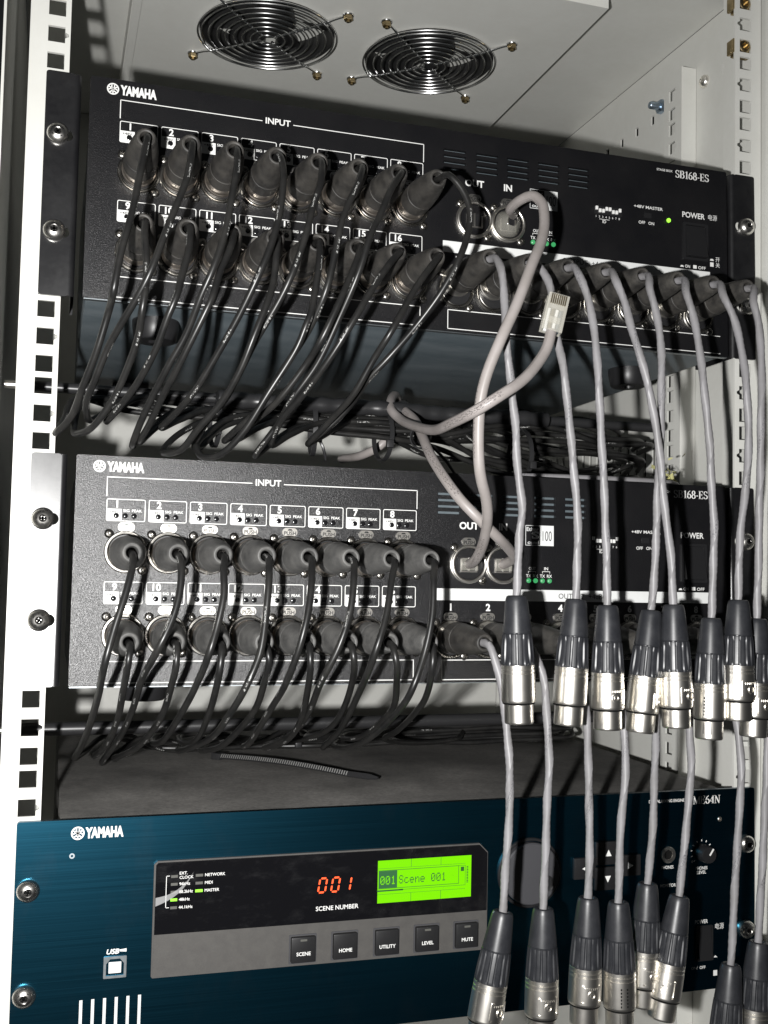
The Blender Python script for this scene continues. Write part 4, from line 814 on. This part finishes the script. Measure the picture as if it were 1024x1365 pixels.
# ================================================================== cables
def rib(t0, t1, depth, every=2):
    def f(t, i, n): return 1-depth*(1. if (i//every) % 2 else 0.) if t0 < t < t1 else 1.
    return f
def plug_meshes(L, boot, tag_):
    m = MB(); m.lathe([(9.0, 1.), (9.6, 1.6), (9.6, 3.4), (9.9, 3.6), (9.9, 5.), (9.5, 5.4), (9.5, 9.), (9.3, 13.4)], 40, caps=False)
    sh = m.mesh('plug_shell', 'nickel' if tag_ == 'g' else 'dark_nickel')
    m = MB(); m.lathe([(9.2, 12.8), (9.75, 13.2), (9.8, 14.4), (9.8, 15.), (9.7, 22.), (9.5, 23.), (9.35, 24.6), (9.05, 24.8), (9.05, 25.2), (9.3, 25.4), (9.2, 27.), (8.6, L*.62), (7.4, L*.8), (6.1, L-3.5), (5.5, L-1.2), (4.9, L-.2), (4.2, L), (3.5, L-.3), (3., L-1.4), (2.7, L-4.)], 40, rf=rib(14.2, 22.5, .035), caps=False)
    return sh, m.mesh('plug_boot', boot)
P_IN1 = plug_meshes(54., 'boot_rubber', 'k'); P_IN2 = plug_meshes(54., 'boot_grey', 'k'); P_OUT = plug_meshes(59., 'boot_rubber', 'g')

ORD = ('first', 'second', 'third', 'fourth', 'fifth', 'sixth', 'seventh', 'eighth')
def black_set(data, zu, zrow, where, plug, grp):
    for ch, pts in enumerate(data):
        x = INX[ch % 8]; z = zu+zrow[ch//8]
        t = thing('microphone_cable', f'black cable in the {"upper" if ch < 8 else "lower"} input row of the {where} stage box, {ORD[ch % 8]} from left', 'cable', (x, PY, z), grp)
        put('plug_shell', plug[0], t, (0, 0, 0), (0, random.uniform(0, 6), 0)); put('plug_boot', plug[1], t, (0, 0, 0), (0, random.uniform(0, 6), 0))
        m = MB(); q = [Vector(p)-Vector((x, PY, z)) for p in pts]
        jit = random.Random(ch+int(zu))
        q = q[:3]+[p+Vector((jit.uniform(-.5, .5), jit.uniform(-.8, .8), jit.uniform(-.3, .3))) for p in q[3:]]
        m.tube(q, 1.95, 10); m.build('sheath', 'cable_black', t)
black_set(DATA['INPUT_TOP'], 222.25, (40.6, -6.2), 'top', P_IN1, 'black cables in the top stage box')
black_set(DATA['INPUT_MID'], 0., (38.6, -8.8), 'middle', P_IN2, 'black cables in the middle stage box')

# hanging line connectors: boot, fluted grip, nickel shell with badge or latch, open nose
def flute(t, i, n): return 1-.075*max(0., math.sin(math.pi*(t-20.5)/18.))**.5*(1. if (i % 6) in (1, 2) else 0.) if 20.5 < t < 38.5 else 1.
m = MB(); m.lathe([(2.9, 1.5), (3.4, .1), (4.6, -.2), (5.5, .3), (5.95, 1.4), (6.3, 3.), (7.2, 11.), (8.15, 20.2), (7.9, 20.5), (7.9, 20.9), (8.3, 21.2), (8.45, 22.4), (8.6, 24.), (8.8, 26.5), (9., 29.), (9.2, 32.), (9.3, 34.5), (9.4, 36.2), (9.45, 37.4), (9.3, 38.2)], 96, rf=flute, caps=False)
H_BOOT = m.mesh('connector_boot', 'boot_clean', 25.)
m = MB(); m.lathe([(9.0, 37.8), (9.35, 38.2), (9.35, 39.8), (9.1, 40.), (9.1, 40.5), (9.4, 40.7), (9.4, 42.), (9.15, 42.2), (9.15, 42.7), (9.45, 42.9), (9.46, 43.3), (9.5, 57.2), (9.5, 57.7), (9.2, 58.6), (8.3, 58.8), (8.2, 59.5), (8.1, 59.8), (8.09, 60.2), (8.05, 69.2), (8.04, 69.6), (7.7, 70.4), (7.2, 70.4), (7.1, 64.)], 56, caps=False)
H_SHELL = m.mesh('connector_shell', 'nickel')
m = MB(); m.lathe([(7.15, 68.4), (.01, 68.4)], 28, caps=False); H_NOSE = m.mesh('insert', 'plastic_black')
m = MB(); m.torus(8.55, .5, Matrix.Translation((0, -59.2, 0)), 48, 6); H_GASK = m.mesh('seam_ring', 'void')
def wrap(mb, R):
    """bends flat print (x across, z up, y depth) round the connector's axis: x -> turn, z -> along"""
    out = []
    for x, y, z in mb.v:
        a = x/R; rr = R-y; out.append((rr*math.sin(a), z, rr*math.cos(a)))
    mb.v = out; return mb
b = MB(); b.prism([rrect(-6.6, 6.6, -56.4, -46.4, 1., 3), rrect(-6., 6., -55.8, -47., .8, 3)[::-1]], -.5, .1)
b.prism([[(p[0], p[1]-51.8) for p in C2(20, 2.4)], [(p[0], p[1]-51.8) for p in C2(20, 1.5)][::-1]], -.6, .1)
for k in range(7): b.box(-4.6+1.35*k, -3.8+1.35*k, -.3, .1, -48.8, -47.8)
b.box(-.9, .9, -.28, .1, -52.4, -51.2)
H_BADGE = wrap(b, 9.5).mesh('badge', 'nickel')
b = MB()
for k in range(6): b.box(-2.2, 2.2, -.12, .1, -56.4+1.9*k, -55.3+1.9*k)
H_LATCH = wrap(b, 9.5).mesh('latch_grip', 'void')
b = MB(); b.box(-2.4, 2.4, -.1, .1, -67., -60.4); H_SLOT = wrap(b, 8.05).mesh('latch_slot', 'void')

def grey_set(data, zu, zs, where, spec, grp, extra):
    for j, (pts, a, b) in enumerate(data):
        x = OUTX[j]; z = zu+zs; o = Vector((x, PY, z))
        t = thing('output_cable', f'grey cable from the {where} stage box, {extra[j]}', 'cable', o, grp)
        put('plug_shell', P_OUT[0], t); put('plug_boot', P_OUT[1], t, (0, 0, 0), (0, j*.7, 0))
        m = MB(); q = [Vector(p)-o for p in (pts[:2]+pts[3:])]
        d = (Vector(b)-Vector(a)).normalized()
        q[-1] = Vector(a)-o+d*1.
        m.tube(q, 2.4, 12, twist=(46+3*(j % 4), .11, .06)); m.build('sheath', 'cable_grey', t)
        kind, ang = spec[j]
        R = rot_to(d)
        for me, nm in ((H_BOOT, 'connector_boot'), (H_SHELL, 'connector_shell')):
            ob = put(nm, me, t, Vector(a)-o, R)
            if nm == 'connector_shell': sh = ob
        put('insert', H_NOSE, sh); put('seam_ring', H_GASK, sh)
        ra = (0, math.radians(ang), 0)
        if kind == 'badge': put('badge', H_BADGE, sh, (0, 0, 0), ra)
        elif kind == 'latch': put('latch_grip', H_LATCH, sh, (0, 0, 0), ra); put('latch_slot', H_SLOT, sh, (0, 0, 0), ra)
SP1 = [('latch', 60), ('plain', 0), ('badge', 0), ('badge', 25), ('badge', 55), ('latch', -40), ('badge', 20), ('badge', 20)]
SP2 = [('badge', 40), ('badge', 0), ('badge', 0), ('latch', -12), ('badge', 10), ('badge', -30), ('badge', 0), ('badge', 0)]
EX1 = ['ending leftmost in the upper row of connectors', 'second connector of the upper row', 'third connector of the upper row', 'fifth connector of the upper row, upright',
       'fourth connector of the upper row, leaning left', 'sixth and lowest connector of the upper row', 'seventh connector of the upper row', 'upper connector at the right picture edge']
EX2 = ['leftmost of the lower connectors, leaning left', 'lower connector just below the round dial', 'lower connector below the arrow buttons, badge forward', 'lower connector with dark latch grooves', 'lower connector hidden behind its neighbours',
       'lower connector leaning left, right of the hidden one', 'dark lower connector beside the power switch', 'lower connector at the right picture edge']
grey_set(DATA['OUT_TOP'], 222.25, -5., 'top', SP1, 'grey cables from the top stage box', EX1)
grey_set(DATA['OUT_MID'], 0., -8.8, 'middle', SP2, 'grey cables from the middle stage box', EX2)

# network cables
def net(pts, label, r=3.1):
    o = Vector(pts[0]); t = thing('network_cable', label, 'cable', o, 'network cables')
    m = MB(); m.tube([Vector(p)-o for p in pts], r, 14); m.build('sheath', 'cable_network', t); return t, o
m = MB(); m.lathe([(9.2, -2.), (8.6, 3.), (6.4, 7.), (4.2, 9.), (3.4, 9.4)], 24, rf=lambda t, i, n: 1+.05*math.sin(i*5.3+t), caps=False); NETPLUG = m.mesh('plug', 'clear_plastic')
tA, oA = net(DATA['NET_A'], 'thick grey network cable looping from top IN socket to middle OUT socket')
q = put('plug', NETPLUG, tA, Vector((49.2, PY, 222.25+37.))-oA)
m = MB(); m.box(-5.8, 5.8, -4., 6., -4., 4., c=.5); m.build('plug', 'clear_plastic', tA, Vector((25.7, PY, 37.))-oA)
tC, oC = net(DATA['NET_C'], 'grey network cable tied to the bundle, running to the middle IN socket')
m = MB(); m.box(-5.8, 5.8, -4., 6., -4., 4., c=.5); m.build('plug', 'clear_plastic', tC, Vector((49.2, PY, 37.))-oC)
tB, oB = net(DATA['NET_B'], 'grey network cable with a loose clear plug pointing up, looped round the bundle')
a, b = Vector(DATA['RJ45'][0]), Vector(DATA['RJ45'][1]); d = (b-a).normalized()
side = Vector((.25, 1, 0)).normalized().cross(d).normalized(); dep = d.cross(side).normalized()
R = Matrix((side, dep, d)).transposed()            # local x across, y away, z up the plug
q = MB(); q.box(-5.9, 5.9, -3.9, -3.0, -1., 21., c=.3); q.box(-5.9, 5.9, 2.6, 3.9, -1., 21., c=.3); q.box(-5.9, -4.8, -3.1, 2.7, -1., 21.); q.box(4.8, 5.9, -3.1, 2.7, -1., 21.)
pl = q.build('plug_body', 'clear_plastic', tB, a-oB, R)
for k in range(8):
    q = MB(); q.box(-4.35+1.15*k, -3.75+1.15*k, -4.15, -3.3, 14.6, 20.4); q.build('contact', 'brass', pl)
for k, mt in enumerate(('logo_white', 'brass', 'white_ink', 'zinc_blue')):
    q = MB(); q.tube([(-3.3+2.2*k, 0, -1), (-3.5+2.3*k, 0, 5.), (-3.5+2.3*k, -.5, 12.5)], .95, 8); q.build('wire', mt, pl)
q = MB(); q.box(-2.9, 2.9, 4.4, 5.2, 2., 15., c=.3); q.build('latch', 'clear_plastic', pl)
q = MB(); q.box(-3.4, 3.4, -4.3, -3.7, 3.2, 7.); q.build('strain_clamp', 'clear_plastic', pl)

# ================================================================== rods, conduit, ties and odds and ends
def rod(z, y, label, x0, x1, r):
    t = thing('support_bar', label, 'bar', (x0, y, z), 'cable support bars')
    m = MB(); m.tube([(0, 0, 0), ((x1-x0)/2, 0, 0), (x1-x0, 0, 0)], r, 16, smooth=False); m.build('bar', 'tie_black', t)
    m = MB(); m.tube([(-9+.5*k, 0, 0) for k in range(19)], 2.6, 12, smooth=False, rf=lambda L: 1+.08*math.sin(L*6.3)); m.build('threaded_end', 'nickel', t)
rod(143., 64., 'black round bar crossing behind the cables under the top stage box', -250., 205., 3.4)
rod(-76., 100., 'black round bar crossing under the middle stage box', -250., 172., 4.4)
t = MB(); pts = [(-128+4*k, 53.5+1.2*math.sin(k*.35), 141.5-.5*math.sin(k*.2)) for k in range(60)]
t.v = []; o = Vector(pts[0])
t.tube([Vector(p)-o for p in pts], 5.2, 16, rf=lambda L: 1+.07*math.sin(L*3.6)); tag(t.build('conduit', 'tie_black', None, o), 'black corrugated conduit running along the upper bar', 'conduit')
def tie(p, ax, rx, rz, label, tail):
    c = thing('cable_tie', label, 'cable tie', p, 'black cable ties on the bundles')
    m = MB(); n = 28; ring = [(0, rx*math.cos(2*math.pi*k/n), rz*math.sin(2*math.pi*k/n)) for k in range(n+1)]
    vs = []; fs = []
    for x, y, z in ring:
        s_ = 1+1./max(rx, rz)
        vs += [(-1.6, y, z), (1.6, y, z), (1.6, y*s_, z*s_), (-1.6, y*s_, z*s_)]
    for k in range(n):
        for j in range(4): fs.append((4*k+j, 4*k+(j+1) % 4, 4*k+4+(j+1) % 4, 4*k+4+j))
    m.add(vs, fs, Matrix.Rotation(ax, 4, 'Z')); m.build('strap', 'tie_black', c)
    h = MB(); h.box(-2.4, 2.4, -rx-4.2, -rx-.2, -rz*.45-2.6, -rz*.45+2.6, c=.5); h.build('head', 'tie_black', c)
    if tail:
        h = MB(); h.tube([(0, -rx-2.5, -rz*.45), (tail[0]*.5, -rx-4., -rz*.45+tail[1]*.45), (tail[0], -rx, -rz*.45+tail[1])], 1., 6); h.build('tail', 'tie_black', c)
tie((-128, 62, 127), .1, 13, 16, 'black cable tie round the upper bundle nearest the left upright', None)
tie((-62, 62, 126), -.1, 14, 17, 'black cable tie round the middle of the upper bundle', (6, -14))
tie((-12, 63, 125), .15, 14, 17, 'black cable tie just left of the looped network cable', None)
tie((4, 30, 121), .8, 6.5, 7, 'black cable tie gripping the crossing network cables', (26, -26))
tie((95, 72, 117), .0, 20, 19, 'black cable tie round the upper bundle right of the network cables', None)
tie((-40, 200, -99), .0, 20, 9, 'black cable tie round the lower bundle', None)
# loose tie lying on the engine's lid
zt = DZ+93.2+.1; a = Vector((-101.9, 176., zt+.6)); b = Vector((-4.1, 66., zt+.6))
c = thing('loose_cable_tie', 'loose black ribbed cable tie lying on the mixing engine lid', 'cable tie', a)
d = (b-a).normalized(); n_ = Vector((-d.y*.55, d.x*.55, .83)); L = (b-a).length; up_ = Vector((d.y*.83, -d.x*.83, .55))
m = MB(); K = 60
for k in range(K):
    s0, s1 = L*.8*k/K, L*.8*(k+.55)/K; lift = 2.*math.sin(math.pi*(k/K))
    p0, p1 = d*s0+Vector((0, 0, lift)), d*s1+Vector((0, 0, lift))
    base = Vector((0, 0, 2.2)); m.add([p0-n_*1.5+up_*1.5+base, p0+n_*1.5+up_*1.5+base, p1+n_*1.5+up_*1.9+base, p1-n_*1.5+up_*1.9+base], [(0, 1, 2, 3)])
m.build('teeth', 'tie_white', c)
m = MB(); vs = []; fs = []
for k in range(K+13):
    s0 = L*.8*k/K; lift = 2.*math.sin(math.pi*min(1, k/K)); wd = 1.9 if k < K+8 else 1.9-.3*(k-K-8)
    for q in ((-wd, 0.), (wd, 0.), (wd, 1.3), (-wd, 1.3)): vs.append(d*s0+n_*q[0]+up_*q[1]+Vector((0, 0, lift+2.2)))
for k in range(K+12):
    for j in range(4): fs.append((4*k+j, 4*k+(j+1) % 4, 4*k+4+(j+1) % 4, 4*k+4+j))
m.add(vs, fs); m.build('strap', 'tie_black', c)
m = MB(); m.box(-4, 4, -3.6, 3.6, 0, 5., Matrix.Rotation(math.atan2(d.y, d.x), 4, 'Z'), c=.6); m.build('head', 'tie_black', c)
# pale cable lying behind the middle stage box's top edge
pts = [(70, 20, 96.8), (110, 14, 97.), (150, 12, 97.), (185, 18, 97.), (205, 40, 97.), (215, 90, 97.)]
o = Vector(pts[0]); m = MB(); m.tube([Vector(p)-o for p in pts], 2.6, 12); tag(m.build('loose_cable', 'cable_grey', None, o), 'pale grey cable lying along the top of the middle stage box', 'cable')
# crumpled yellow shred
m = MB(); rr = random.Random(3)
for k in range(70):
    p = Vector((rr.gauss(0, 5), rr.gauss(0, 4), abs(rr.gauss(0, 6)))); s_ = rr.uniform(1.2, 3.2)
    e1 = Vector((rr.uniform(-1, 1), rr.uniform(-1, 1), rr.uniform(-1, 1))).normalized()*s_; e2 = e1.orthogonal().normalized()*s_*rr.uniform(.3, .8)
    m.add([p-e1-e2, p+e1-e2*.5, p+e1*.7+e2, p-e1*.8+e2], [(0, 1, 2, 3)])
tag(m.build('foam_shred', 'yellow_shred', None, (196, 40, 98)), 'crumbled pale yellow foam shred above the middle stage box', 'foam')
